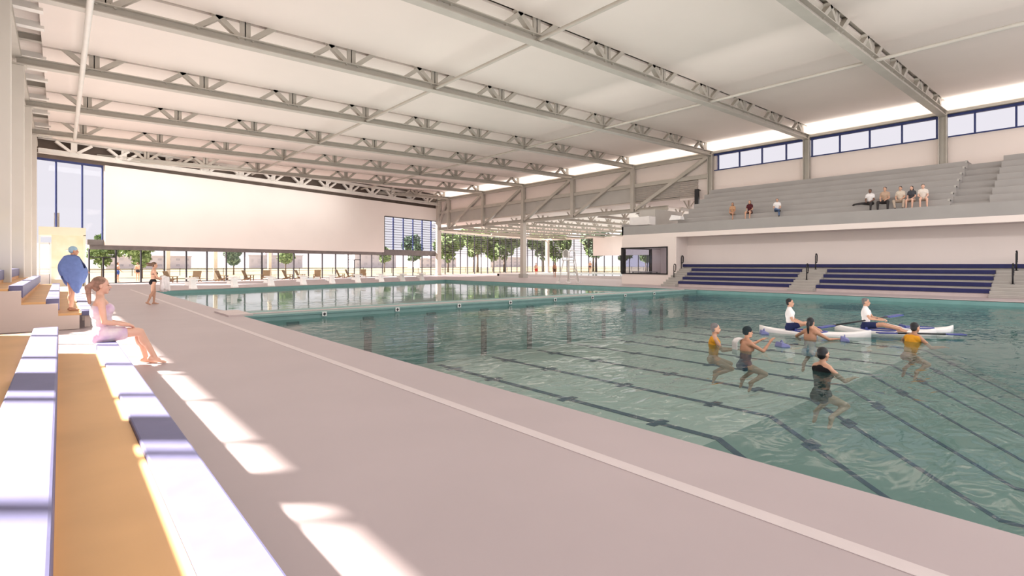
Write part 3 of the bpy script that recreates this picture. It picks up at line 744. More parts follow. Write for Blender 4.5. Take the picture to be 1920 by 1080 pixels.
# ------------------------------------------------------------------ people
def skinmat(name, c): 
    m_ = mat(name, c, .5, .35, .05, 6); return m_
SK = {'light': skinmat('skin_light', (.72, .43, .32)), 'tan': skinmat('skin_tan', (.52, .27, .17)), 'mid': skinmat('skin_mid', (.60, .34, .23)), 'dark': skinmat('skin_dark', (.20, .10, .065))}
CM = {}
def cm(name, c, c2=None, scale=8.):
    if name not in CM: CM[name] = mat('cloth_' + name, c, .85, .15, .06, scale, c2)
    return CM[name]
M['lip'] = mat('lip', (.45, .16, .13), .5, .3, .05, 10)
M['eye'] = mat('eye_dark', (.03, .02, .018), .2, .5, .05, 10)
M['hair_brown'] = mat('hair_brown', (.10, .06, .04), .6, .3, c2=(.20, .12, .075), scale=25)
M['hair_blond'] = mat('hair_fair', (.20, .12, .085), .6, .3, c2=(.42, .25, .19), scale=12)
M['hair_black'] = mat('hair_black', (.010, .010, .013), .5, .4, .2, 20)
M['hair_grey'] = mat('hair_grey', (.16, .15, .15), .6, .3, .15, 20)

def p_cap(mb, a, b, ra, rb, seg=12):
    a = V(a); b = V(b); d = (b - a); L = d.length; d = d / L if L > 1e-6 else V((0, 0, 1))
    pts, rs = [], []
    for k in (0, 1, 2, 3): t = k / 3 * math.pi / 2; pts.append(a - d * ra * math.cos(t)); rs.append(max(ra * math.sin(t), ra * .08))
    for k in (0, 1, 2, 3): t = k / 3 * math.pi / 2; pts.append(b + d * rb * math.sin(t)); rs.append(max(rb * math.cos(t), rb * .08))
    u = V((0, 0, 1)) if abs(d.z) < .9 else V((1, 0, 0)); x = d.cross(u).normalized(); y = x.cross(d)
    vs = []; fs = []
    for p, r in zip(pts, rs): vs += [p + (x * math.cos(2 * math.pi * k / seg) + y * math.sin(2 * math.pi * k / seg)) * r for k in range(seg)]
    for i in range(len(pts) - 1):
        for k in range(seg): l = (k + 1) % seg; fs.append((i * seg + k, i * seg + l, (i + 1) * seg + l, (i + 1) * seg + k))
    fs.append(tuple(range(seg))[::-1]); fs.append(tuple((len(pts) - 1) * seg + k for k in range(seg)))
    mb.add(vs, fs, True)
def p_ell(mb, c, r, Mx, nu=16, nv=10):
    vs = []; fs = []; c = V(c)
    for i in range(nv + 1):
        t = math.pi * (i + .02) / (nv + .04)
        for k in range(nu):
            a = 2 * math.pi * k / nu
            vs.append(c + Mx @ V((r[0] * math.sin(t) * math.cos(a), r[1] * math.sin(t) * math.sin(a), -r[2] * math.cos(t))))
    for i in range(nv):
        for k in range(nu): l = (k + 1) % nu; fs.append((i * nu + k, i * nu + l, (i + 1) * nu + l, (i + 1) * nu + k))
    fs.append(tuple(range(nu))[::-1]); fs.append(tuple(nv * nu + k for k in range(nu)))
    mb.add(vs, fs, True)
def fuse(name, prims, voxel, m_, parent=None, smooth=4, inflate=0.):
    mb = MB()
    for p in prims:
        if p[1] == 'c': p_cap(mb, p[2], p[3], p[4] + inflate, p[5] + inflate)
        else: p_ell(mb, p[2], tuple(x + inflate for x in p[3]), p[4])
    o = mb.build(name, m_, None)
    md = o.modifiers.new('r', 'REMESH'); md.mode = 'VOXEL'; md.voxel_size = voxel; md.use_smooth_shade = True
    if smooth: s_ = o.modifiers.new('s', 'SMOOTH'); s_.iterations = smooth; s_.factor = .5
    dg = bpy.context.evaluated_depsgraph_get()
    me = bpy.data.meshes.new_from_object(o.evaluated_get(dg)); me.name = name
    me.polygons.foreach_set('use_smooth', [True] * len(me.polygons))
    o.modifiers.clear(); old = o.data; o.data = me; bpy.data.meshes.remove(old)
    if parent is not None: o.parent = parent
    return o

def frame(up, fwd):
    up = V(up).normalized(); fwd = V(fwd); fwd = (fwd - up * fwd.dot(up)).normalized(); rt = fwd.cross(up)
    return Matrix((rt, fwd, up)).transposed()
def skeleton(hip=.90, lean=0., side=0., arms=None, legs=None, head=(0, 1, 0), headup=(0, 0, 1), female=True, fingers=True, feet=True, twist=0., handdir=None, curl=(25, 35), bust=True):
    """body shapes for a 1.70 m person facing +Y; arms/legs: [(upper dir, lower dir)] for left(-x), right(+x)"""
    P = V((0, 0, hip)); rot = Matrix.Rotation(R(-lean), 3, 'X') @ Matrix.Rotation(R(side), 3, 'Y')
    U = rot @ V((0, 0, 1)); F = rot @ V((0, 1, 0)); Rt = Matrix.Rotation(R(twist), 3, U) @ (rot @ V((1, 0, 0)))
    Fc = U.cross(Rt); T = frame(U, F); TC = frame(U, Fc)
    g = 1. if not female else .92
    pr = []
    E = lambda t, c, r, m_: pr.append((t, 'e', V(c), r, m_))
    C = lambda t, a, b, ra, rb: pr.append((t, 'c', V(a), V(b), ra, rb))
    E('pelvis', P + U * .03, (.165, .112, .13), T)
    for s in (-1, 1): E('glute', P - F * .055 + (rot @ V((1, 0, 0))) * .07 * s - U * .02, (.08, .075, .085), T)
    E('waist', P + U * .2, (.135 * g, .095, .17), T); E('rib', P + U * .345, (.16 * g, .108, .185), TC)
    C('shoulder', P + U * .465 - Rt * .12 * g, P + U * .465 + Rt * .12 * g, .068, .068)
    if female and bust:
        for s in (-1, 1): E('bust', P + U * .36 + Fc * .085 + Rt * .072 * s, (.055, .046, .056), TC)
    elif not female:
        for s in (-1, 1): E('chest', P + U * .39 + Fc * .06 + Rt * .075 * s, (.085, .055, .075), TC)
    NB = P + U * .53
    for s in (-1, 1): C('trap', NB + U * .01, P + U * .49 + Rt * .14 * s * g, .05, .05)
    HU = V(headup).normalized(); H = frame(HU, head); HF = H @ V((0, 1, 0)); HR = H @ V((1, 0, 0))
    Hc = NB + U * .07 + HU * .095 + HF * .018
    C('neck', NB - U * .02, Hc - HU * .05 - HF * .015, .055 * g, .05 * g)
    E('head', Hc + HU * .035 - HF * .008, (.073, .093, .086), H); E('head', Hc - HU * .03 + HF * .02, (.06, .07, .085), H)
    E('head', Hc - HU * .095 + HF * .062, (.03, .026, .022), H); C('head', Hc + HU * .012 + HF * .085, Hc - HU * .027 + HF * .108, .009, .014)
    for s in (-1, 1):
        E('ear', Hc + HR * .074 * s - HU * .01 - HF * .005, (.012, .021, .032), H)
        E('head', Hc + HR * .035 * s + HU * .026 + HF * .072, (.024, .016, .009), H); E('head', Hc + HR * .036 * s - HU * .022 + HF * .062, (.024, .022, .02), H)
    E('head', Hc - HU * .062 + HF * .086, (.023, .011, .011), H)
    arms = arms or [((-.12, .0, -1), (-.02, .15, -1))] * 2
    K = {'P': P, 'U': U, 'F': F, 'R': Rt, 'NB': NB, 'Hc': Hc, 'H': H, 'wrist': [], 'elbow': [], 'knee': [], 'ankle': []}
    for i, s in enumerate((-1, 1)):
        ud, fd = V(arms[i][0]).normalized(), V(arms[i][1]).normalized()
        S = P + U * .465 + Rt * .165 * s * g; e = S + ud * .28; w = e + fd * .245
        C('upper%d' % i, S, e, .05 * g, .038 * g); C('fore%d' % i, e, w, .04 * g, .026 * g)
        E('fore%d' % i, e + fd * .08, (.04 * g, .04 * g, .07), frame(fd, F if abs(fd.dot(F)) < .9 else U))
        hd = V(handdir[i]).normalized() if handdir and handdir[i] else fd
        ref = V((0, 0, 1)) if abs(hd.z) < .8 else Fc
        pn = (ref - hd * ref.dot(hd)).normalized(); lat = hd.cross(pn) * (-s)
        C('hand%d' % i, w - fd * .01, w + hd * .03, .026 * g, .026 * g); E('hand%d' % i, w + hd * .055, (.04, .05, .016), frame(pn, hd))
        if fingers:
            for k, (o_, l_) in enumerate(((-.03, .062), (-.01, .08), (.011, .086), (.031, .076))):
                b0 = w + hd * .095 + lat * o_
                q1 = Matrix.Rotation(R(-curl[0]), 3, hd.cross(pn)) ; d1 = q1 @ hd
                if d1.dot(pn) > 0: q1 = Matrix.Rotation(R(curl[0]), 3, hd.cross(pn)); d1 = q1 @ hd
                d2 = (d1 - pn * math.tan(R(curl[1]))).normalized()
                C('hand%d' % i, b0 - hd * .02, b0 + d1 * l_ * .55, .0095, .0088); C('hand%d' % i, b0 + d1 * l_ * .55, b0 + d1 * l_ * .55 + d2 * l_ * .45, .0088, .0075)
            t0 = w + hd * .03 + lat * .03; td = (hd * .7 + lat * .65 - pn * .25).normalized()
            C('hand%d' % i, t0, t0 + td * .035, .012, .011); C('hand%d' % i, t0 + td * .035, t0 + td * .035 + (td + hd * .5).normalized() * .032, .0105, .009)
        K['elbow'].append(e); K['wrist'].append(w)
    legs = legs or [((-.03, 0, -1), (0, -.03, -1))] * 2
    for i, s in enumerate((-1, 1)):
        td, sd = V(legs[i][0]).normalized(), V(legs[i][1]).normalized()
        h = P + (rot @ V((1, 0, 0))) * .088 * s; k_ = h + td * .415; a = k_ + sd * .405
        C('thigh%d' % i, h, k_, .088, .056); C('shank%d' % i, k_, a, .053, .036)
        bk_ = (td - sd); bk_ = -bk_.normalized() if bk_.length > .3 else -F
        E('shank%d' % i, k_ + sd * .13 + (V((0, -1, 0)) - sd * V((0, -1, 0)).dot(sd)) * .018, (.05, .052, .1), frame(sd, F if abs(sd.dot(F)) < .9 else U))
        if feet:
            fdir = V(legs[i][2]).normalized() if len(legs[i]) > 2 else V((0, 1, 0))
            dn = sd if abs(sd.dot(fdir)) < .5 else V((0, 0, -1)); dn = (dn - fdir * dn.dot(fdir)).normalized()
            hl = a + dn * .045 - fdir * .035
            C('foot%d' % i, hl, a + dn * .045 + fdir * .07, .034, .034); E('foot%d' % i, a + dn * .058 + fdir * .115, (.042, .075, .022), frame(-dn, fdir)); C('foot%d' % i, a, a + dn * .04 + fdir * .03, .036, .036)
        K['knee'].append(k_); K['ankle'].append(a)
    return pr, K
def pick(pr, tags, frac=None):
    out = []
    for p in pr:
        if p[0] in tags or p[0].rstrip('01') in tags:
            t = p[0] if p[0] in tags else p[0].rstrip('01')
            if frac and t in frac and p[1] == 'c':
                f_ = frac[t]; out.append((p[0], 'c', p[2], p[2].lerp(p[3], f_), p[4], p[4] + (p[5] - p[4]) * f_))
            else: out.append(p)
    return out
def person(label, loc, rz, pr, K, skin, scale=1., voxel=.012, hair='hair_brown', style='short', wear=(), face=True, cap=None):
    body = fuse('person', pr, voxel, SK[skin], None, 3)
    body.location = loc; body.rotation_euler.z = rz; body.scale = (scale,) * 3
    tag(body, label, 'person')
    Hc, H = K['Hc'], K['H']; HU, HF, HR = H @ V((0, 0, 1)), H @ V((0, 1, 0)), H @ V((1, 0, 0))
    vx = max(voxel, .009)
    hp = [('h', 'e', Hc + HU * .052 - HF * .022, (.082, .092, .083), H), ('h', 'e', Hc + HU * .0 - HF * .045, (.074, .06, .085), H)]
    if style == 'long': hp += [('h', 'c', Hc - HF * .07, Hc - HF * .1 - HU * .26, .06, .05), ('h', 'c', Hc + HR * .05 - HF * .04, Hc + HR * .08 - HU * .24 - HF * .04, .035, .03), ('h', 'c', Hc - HR * .05 - HF * .04, Hc - HR * .08 - HU * .24 - HF * .04, .035, .03)]
    if style == 'ponytail': hp += [('h', 'c', Hc - HF * .1 + HU * .045, Hc - HF * .15 - HU * .02, .026, .034), ('h', 'c', Hc - HF * .15 - HU * .02, Hc - HF * .13 - HU * .24, .038, .02)]
    if style == 'flying': hp += [('h', 'c', Hc - HF * .08 + HU * .04, Hc - HF * .3 + HU * .055, .05, .02), ('h', 'c', Hc - HF * .08 + HU * .0, Hc - HF * .26 - HU * .02, .045, .015), ('h', 'c', Hc - HF * .08 + HU * .05, Hc - HF * .24 + HU * .09, .03, .012)]
    if style == 'bun': hp += [('h', 'e', Hc - HF * .11 + HU * .06, (.045, .045, .045), H)]
    if style == 'cap': hp = [('h', 'e', Hc + HU * .052 - HF * .012, (.084, .1, .083), H), ('h', 'e', Hc + HU * .01 - HF * .04, (.079, .07, .07), H)]
    if style != 'bald':
        fuse('swim_cap' if style == 'cap' else 'hair', hp, vx, cap or M[hair], body, 3)
    if face:
        for s in (-1, 1):
            e_ = MB(); p_ell(e_, Hc + HR * .031 * s + HU * .004 + HF * .0845, (.014, .007, .0065), H, 10, 6); e_.build('eye', M['eye'], body, local=True)
            b_ = MB(); p_ell(b_, Hc + HR * .033 * s + HU * .03 + HF * .087, (.02, .006, .004), H, 10, 6); b_.build('eyebrow', M['hair_brown'] if hair != 'hair_black' else M['hair_black'], body, local=True)
        l_ = MB(); p_ell(l_, Hc - HU * .062 + HF * .093, (.022, .008, .009), H, 12, 6); l_.build('mouth', M['lip'], body, local=True)
    for nm, prims, infl, m_ in wear: fuse(nm, prims, vx, m_, body, 3, infl)
    return body
TORSO = ('pelvis', 'glute', 'waist', 'rib', 'bust', 'chest')

# seated woman with the patterned towel on the near bleacher
pr, K = skeleton(hip=.09, lean=-4, arms=[((-.12, .12, -1), (.25, .95, -.22)), ((.18, .12, -1), (-.28, .95, -.22))], legs=[((-.1, 1, .0), (.02, .22, -.93), (0, 1, -.25)), ((.02, .98, .03), (.0, .42, -.9), (-.05, 1, -.35))], head=(.0, 1, -.06), handdir=[(.45, .85, -.2), (-.45, .85, -.25)])
tw = cm('patterned_towel', (.80, .74, .74), (.62, .42, .60), 5)
w_ = [('towel', pick(pr, TORSO + ('thigh0', 'thigh1'), {'thigh': .5, 'thigh0': .5, 'thigh1': .5}), .022, tw)]
w_[0] = ('towel', [p for p in w_[0][1] if p[0] != 'rib'] + [('t', 'e', K['P'] + K['U'] * .32, (.15, .115, .13), frame(K['U'], K['F']))], .022, tw)
b = person('woman with a ponytail wrapped in a patterned towel, seated on the near bleacher end', (.50, 10.2, .43), R(-90), pr, K, 'light', 1.08, .0075, 'hair_blond', 'ponytail', w_)

# woman in a swim cap with blue towel, standing on the far bleacher
pr, K = skeleton(hip=.905, lean=2, arms=[((-.04, .15, -1), (.5, .7, -.1)), ((.04, .2, -1), (-.5, .7, -.1))], legs=[((-.02, .03, -1), (.02, -.03, -1)), ((.02, -.02, -1), (.0, -.06, -1))], head=(.1, 1, -.15))
b = person('woman in a pale blue swim cap and blue towel cape, standing on the far bleacher', (.22, 17.75, .405), R(-75), pr, K, 'tan', .965, .011, 'hair_black', 'cap',
           [('swimsuit', pick(pr, TORSO), .007, cm('dark_suit', (.02, .022, .04)))], True, cm('pale_cap', (.33, .48, .58)))
mb = MB(); n = 48; rows = 16; vs = []
for i in range(rows + 1):
    t = i / rows
    for k in range(n):
        a = 2 * math.pi * k / n
        hem = .47 + .40 * abs(math.sin(a)) ** 1.5 + .12 * max(0, -math.cos(a)) - .08 * math.sin(a)
        z = 1.50 * (1 - t) + hem * t
        fl = min(1, t * 15)
        wx = .08 + fl * .14 + .05 * t; wy = .07 + fl * .085 + .15 * math.sin(math.pi * min(1, t * 1.05) * .8) ** 1.3
        fold = 1 + .12 * t * math.sin(5 * a + 1.) + .06 * t * math.sin(11 * a)
        vs.append((wx * fold * math.cos(a), .0 + .02 * t + wy * fold * math.sin(a), z - .05 * fl * abs(math.cos(a)) * (1 - t)))
fs = [(i * n + k, i * n + (k + 1) % n, (i + 1) * n + (k + 1) % n, (i + 1) * n + k) for i in range(rows) for k in range(n) if not (abs(2 * math.pi * k / n - math.pi * .36) < .22 + .12 * (1 - i / rows) and i < 7)]
mb.add(vs, fs, True)
tw2 = mb.build('towel', cm('blue_towel', (.15, .21, .44), None, 10), b, local=True); sd_ = tw2.modifiers.new('thick', 'SOLIDIFY'); sd_.thickness = .012

# girl walking with a white towel
pr, K = skeleton(hip=.91, lean=3, arms=[((-.12, .25, -1), (.15, .9, -.5)), ((.12, .3, -1), (-.15, .95, -.4))], legs=[((-.02, .16, -1), (.0, -.06, -1)), ((.02, -.1, -1), (.0, -.42, -1), (0, .9, -.45))], head=(0, 1, -.02))
bik = cm('black_bikini', (.02, .018, .022))
b = person('woman in a black bikini walking on the deck with a white towel over her arms', (2.81, 25.3, -.005), R(-85), pr, K, 'mid', .985, .011, 'hair_brown', 'flying',
           [('bikini_top', pick(pr, ('bust',)) + [('b', 'e', K['P'] + K['U'] * .33, (.15, .102, .035), frame(K['U'], K['F']))], .007, bik), ('bikini_bottom', pick(pr, ('pelvis', 'glute')), .007, bik)])
tp = [('t', 'c', V((-.16, .34, 1.13)), V((.16, .36, 1.13)), .06, .06)]
for k in range(7):
    x = -.16 + k * .053; 
    for yy in (.30, .40, .49): tp.append(('t', 'c', V((x, yy + .02 * (k % 2), 1.12 - .03 * (yy > .45))), V((x * 1.1, yy + .03 * ((k + 1) % 2), .62 + .06 * math.sin(k * 2. + yy * 9))), .045, .05 + .012 * (k % 3)))
t_ = fuse('towel', tp, .014, cm('white_towel', (.80, .76, .75)), None, 3)
t_.location = b.location; t_.rotation_euler = b.rotation_euler; t_.scale = b.scale
tag(t_, 'white towel held in front by the walking woman in a bikini', 'towel')

# two men on the patio outside
pr, K = skeleton(hip=.93, female=False, arms=[((-.2, 0, -1), (-.05, .1, -1)), ((.2, 0, -1), (.3, .6, -.6))])
sh = lambda nm, c: ('swim_shorts', pick(pr, ('pelvis', 'glute', 'thigh'), {'thigh': .45}), .015, cm(nm, c))
person('shirtless man in blue shorts outside the far windows', (3.95, 59.8, -.03), R(-60), pr, K, 'mid', 1.05, .016, 'hair_brown', 'short', [sh('blue_shorts', (.06, .12, .4))], False)
person('shirtless man in dark trunks seen from behind outside the far windows', (5.7, 62.5, -.03), R(10), pr, K, 'mid', 1.05, .016, 'hair_brown', 'short', [('swim_trunks', pick(pr, ('pelvis', 'glute')), .012, cm('dark_trunks', (.03, .03, .045)))], False)

# swimmers: facing image right = about -40 degrees; heights are set so that the water reaches the chest
def swimmer(label, x, y, rz, above, skin, hair, style, wearf, female=True, arms=None, lean=0, head=(0, 1, 0), scale=1., cap=None, vox=.011, legs=None):
    pr, K = skeleton(hip=.9, lean=lean, female=female, arms=arms, head=head, legs=legs or [((-.2, 1, -.3), (0, -.85, -.5), (0, -.6, -1)), ((.2, 1, -.45), (0, -.9, -.4), (0, -.6, -1))], curl=(18, 22))
    top = (K['Hc'] + V((0, 0, .125))).z * scale
    return person(label, (x, y, WT + above - top), rz, pr, K, skin, scale, vox, hair, style, wearf(pr, K), True, cap)
oran = cm('orange_shirt', (.75, .34, .03))
shirt = lambda nm, c: (lambda pr, K: [('shirt', pick(pr, ('waist', 'rib', 'chest', 'bust', 'shoulder', 'trap', 'upper'), {'upper': .45}), .013, cm(nm, c)), ('shorts', pick(pr, ('pelvis', 'glute', 'thigh'), {'thigh': .5}), .014, cm('navy_shorts', (.03, .04, .12)))])
vest = lambda pr, K: [('vest', pick(pr, ('waist', 'rib', 'chest', 'bust')) + [('v', 'c', K['P'] + K['U'] * .44 - K['R'] * .12, K['P'] + K['U'] * .44 + K['R'] * .12, .075, .075)], .014, oran)]
swimmer('grey haired man in an orange shirt at the left of the pool group', 11.25, 6.1, R(-145), .47, 'mid', 'hair_grey', 'short', vest, False, [((-.1, .4, -.8), (.1, 1, .05)), ((.15, .5, -.75), (-.05, 1, .12))], 3)
b = swimmer('dark capped woman in the pool stretching both arms forward, white towel on her shoulder', 10.89, 5.2, R(-118), .50, 'tan', 'hair_black', 'cap',
            lambda pr, K: [('swimsuit', pick(pr, ('pelvis', 'glute', 'waist')), .008, cm('navy_suit', (.03, .035, .11)))], True,
            [((-.2, .8, -.25), (.15, .9, .45)), ((.25, .85, -.5), (-.1, .75, .75))], 5, (.1, 1, 0), 1., cm('dark_cap', (.02, .03, .035)))
cl = MB(); vs = []
for i in range(9):
    for k in range(7):
        u = k / 6 - .5; t = i / 8
        vs.append((-.16 + u * .17 + .01 * math.sin(k * 3), .02 + (.0 if t > .3 else (.3 - t) * .35) - .13 * min(1, t * 3) - .01 * math.cos(k * 3), 1.435 - .42 * max(0, t - .18) - (.0 if t > .18 else (.18 - t) * .25) + .02))
cl.add(vs, [(i * 7 + k, i * 7 + k + 1, (i + 1) * 7 + k + 1, (i + 1) * 7 + k) for i in range(8) for k in range(6)], True)
cl = cl.build('shoulder_towel', cm('white_towel', (.8, .76, .75)), b, local=True); s_ = cl.modifiers.new('t', 'SOLIDIFY'); s_.thickness = .02; s_.offset = 1
suitbk = lambda pr, K: [('swimsuit', pick(pr, ('pelvis', 'glute', 'waist', 'bust')), .008, cm('white_blue_suit', (.75, .72, .74), (.35, .42, .62), 7))]
swimmer('woman with a long dark ponytail and white swimsuit in the middle of the pool group', 13.68, 4.95, R(-95), .52, 'tan', 'hair_black', 'ponytail', suitbk, True, [((-.75, .35, -.45), (-.2, .75, -.25)), ((.7, .4, -.45), (.3, .8, .0))], 4)
swimmer('woman in a black tank top with dark hair, nearest in the pool', 9.78, 3.35, R(-112), .40, 'mid', 'hair_black', 'short', lambda pr, K: [('tank_top', pick(pr, TORSO) + [('v', 'c', K['P'] + K['U'] * .44 - K['R'] * .1, K['P'] + K['U'] * .44 + K['R'] * .1, .072, .072)], .013, cm('black_top', (.012, .011, .013)))], True, [((-.4, .6, -.55), (.3, .9, -.15)), ((.4, .6, -.6), (-.2, .95, .1))], 2)
swimmer('man in a yellow orange shirt leaning on the right in the pool', 15.06, 3.3, R(-118), .44, 'tan', 'hair_black', 'short', vest, False, [((-.7, .35, -.45), (-.2, .8, -.3)), ((.6, .4, -.7), (.2, .9, .05))], 16)
# two men sitting on kayaks
def sitter(label, x, y, z, rz, skin, hair, style, nm, c, arms, legs=None, female=False, lean=-3, head=(0, 1, 0), vox=.013, lower=None, scale=1., hip=.1, face=True, cap=None, extra=None):
    pr, K = skeleton(hip=hip, lean=lean, female=female, arms=arms, head=head, legs=legs or [((-.12, 1, .12), (0, .75, -.5)), ((.12, 1, .2), (0, .7, -.55))])
    w = [('shirt', pick(pr, ('waist', 'rib', 'chest', 'bust', 'shoulder', 'trap', 'upper'), {'upper': .5}), .013, cm(nm, c))] if nm else []
    if lower: w.append(('trousers' if lower[2] else 'shorts', pick(pr, ('pelvis', 'glute', 'thigh') + (('shank',) if lower[2] else ()), {'thigh': 1. if lower[2] else .55, 'shank': .95}), .013, cm(lower[0], lower[1])))
    if lower and lower[2]: w.append(('shoes', pick(pr, ('foot',)), .008, cm('dark_shoes', (.03, .025, .022))))
    if extra: w += extra(pr, K)
    return person(label, (x, y, z), rz, pr, K, skin, scale, vox, hair, style, w, face, cap)
def kayak(x, y, rz, L, label):
    e = empty('kayak', (x, y, WT - .05), rz, label, 'kayak')
    m = MB(); ns = 14; prof = []
    vs = []
    for i in range(ns + 1):
        t = i / ns * 2 - 1; w = .33 * (1 - abs(t) ** 2.6) + .012; zr = .1 + .1 * abs(t) ** 3
        for a, b_ in ((-1, zr), (-.75, -.08 + .08 * abs(t) ** 3), (0, -.14 + .16 * abs(t) ** 3), (.75, -.08 + .08 * abs(t) ** 3), (1, zr), (.6, zr + .02), (0, zr + .035), (-.6, zr + .02)):
            vs.append((a * w, t * L / 2, b_))
    fs = [(i * 8 + k, i * 8 + (k + 1) % 8, (i + 1) * 8 + (k + 1) % 8, (i + 1) * 8 + k) for i in range(ns) for k in range(8)] + [tuple(range(8)), tuple(ns * 8 + k for k in range(8))[::-1]]
    m.add(vs, fs, True); m.build('hull', M['white'], e, local=True)
    MB().tube([(-.25 + .25 * (1 - math.cos(a)) , -.1 + .42 * math.sin(a), .135) for a in [k * math.pi / 8 for k in range(16)]], .02, 8, True).build('cockpit_rim', M['bluepl'], e, local=True)
    MB().box(-.2, .2, -.42, -.36, .08, .2).build('seat_back', M['bluepl'], e, .02, local=True)
    return e
kayak(14.72, 5.25, R(-158), 2.5, 'long white kayak under the dark haired man in a white shirt')
kayak(16.45, 4.15, R(-160), 2.2, 'white kayak under the man in white at the right rear of the pool')
kayak(17.75, 3.65, R(-150), 1.5, 'empty white kayak hull behind the yellow shirted man')
sitter('dark haired man in a white shirt sitting on the left kayak', 14.52, 5.72, WT + .08, R(-165), 'mid', 'hair_black', 'short', 'white_shirt', (.82, .78, .77), [((-.15, .35, -1), (.15, .9, -.3)), ((.15, .4, -1), (-.2, .9, -.25))], [((-.15, 1, .3), (0, .8, -.45)), ((.1, 1, .35), (0, .75, -.5))], lower=('navy_shorts', (.03, .04, .12), False), vox=.012, scale=.9)
sitter('bald fair man in a white shirt sitting on the right kayak holding a paddle', 16.31, 4.5, WT + .08, R(-172), 'mid', 'hair_grey', 'short', 'white_shirt', (.82, .78, .77), [((-.3, .5, -.8), (.3, .9, -.1)), ((.3, .5, -.8), (-.25, .9, -.1))], [((-.15, 1, .15), (0, .9, -.2)), ((.15, 1, .15), (0, .9, -.2))], lower=('navy_shorts', (.03, .04, .12), False), vox=.012, scale=.9)
def paddle(p0, p1, label):
    p0, p1 = V(p0), V(p1); c = (p0 + p1) / 2
    e = empty('paddle', c, 0, label, 'paddle')
    MB().tube([p0, c, p1], .022, 8).build('shaft', M['black'], e)
    d = (p1 - p0).normalized()
    for p, s in ((p0, -1), (p1, 1)):
        MB().beam(p, p + d * .42 * s, .2, .03).build('blade', M['bluepl'], e, .01)
paddle((15.4, 5.0, .0), (16.75, 4.15, .2), 'dark paddle with blue blades across the right kayak')
paddle((15.9, 3.75, -.12), (16.6, 2.9, -.12), 'dark paddle lying on the water by the yellow shirted man')
def foam(x, y, rz, label):
    e = empty('foam_float', (x, y, WT), rz, label, 'float')
    m = MB(); m.hexa([(-.28, -.16, -.05), (.28, -.16, -.05), (.2, .16, -.05), (-.2, .16, -.05), (-.26, -.14, .06), (.26, -.14, .06), (.15, .12, .16), (-.15, .12, .16)]); m.build('body', M['foam'], e, .03, local=True)
    MB().tube([(-.1, 0, .1), (0, 0, .2), (.1, 0, .1)], .02).build('handle', M['foam'], e, local=True); e.scale = (.62, .62, .62)
foam(14.15, 4.35, R(20), 'violet blue foam float right of the ponytailed woman')
foam(12.1, 4.95, R(60), 'violet blue reflection left of the ponytailed woman, built as a foam float')  # this one stands in for a blue reflection on the water
foam(13.95, 6.15, R(35), 'violet blue foam float behind the left kayak')

# spectators on the upper stand, facing the pool (-X)
Z0 = tz(0); SX = tx(0) + .2
sit = [((-.14, 1, -.02), (0, .12, -1)), ((.14, 1, -.02), (0, .05, -1))]
cross = [((-.1, 1, .05), (0, .1, -1)), ((.0, .9, .2), (-.6, .5, -.3))]
ap = [((-.15, .25, -1), (.3, .85, -.35)), ((.15, .25, -1), (-.3, .85, -.35))]
spec = [
    ('woman with brown hair and tan top, leftmost spectator on the grey stand', 18.45, 100, 'tan', 'hair_brown', 'long', 'tan_top', (.50, .29, .17), cross, True, ('beige_shorts', (.42, .33, .27), False), 1.),
    ('woman with long hair and dark red top, second spectator from the left', 17.2, 95, 'mid', 'hair_brown', 'long', 'wine_top', (.09, .02, .025), sit, True, ('wine_shorts', (.10, .05, .05), False), 1.05),
    ('man in a white shirt and blue jeans, third spectator from the left', 15.35, 110, 'mid', 'hair_black', 'short', 'white_shirt', (.82, .78, .77), cross, False, ('jeans', (.10, .15, .26), True), 1.0),
    ('dark skinned man in white shirt and dark trousers with one leg stretched out', 9.95, 90, 'dark', 'hair_black', 'short', 'white_shirt', (.82, .78, .77), [((-.1, 1, .0), (0, .1, -1)), ((.6, .8, .0), (.75, .5, -.1))], False, ('dark_trousers', (.05, .045, .045), True), 1.05),
    ('man in a tan jacket and dark trousers with knees apart on the stand', 9.2, 88, 'mid', 'hair_black', 'short', 'tan_jacket', (.48, .33, .24), [((-.35, 1, -.02), (0, .05, -1)), ((.35, 1, -.02), (0, .05, -1))], False, ('dark_trousers', (.05, .045, .045), True), 1.1),
    ('man in a cream shirt and beige trousers looking down on the stand', 8.45, 88, 'mid', 'hair_black', 'short', 'cream_shirt', (.66, .56, .46), [((-.4, 1, .0), (.1, .1, -1)), ((.35, 1, .0), (-.2, .1, -1))], False, ('beige_trousers', (.48, .38, .30), True), 1.05),
    ('woman with long dark hair and dark patterned top beside the man in white', 7.92, 85, 'light', 'hair_black', 'long', 'dark_blouse', (.07, .07, .08), sit, True, ('cream_skirt', (.55, .44, .36), False), 1.0),
    ('man in a pale cardigan leaning left, rightmost spectator on the stand', 7.42, 105, 'light', 'hair_black', 'short', 'pale_cardigan', (.74, .66, .59), sit, False, ('cream_shorts', (.62, .52, .44), False), 1.05)]
for lb, y, rz, sk, hr, st, nm, c, lg_, fem, low, s in spec:
    sitter(lb, SX, y, Z0 + .01, R(rz), sk, hr, st, nm, c, ap, lg_, fem, 4, (0, 1, -.15), .018, low, s, face=False)

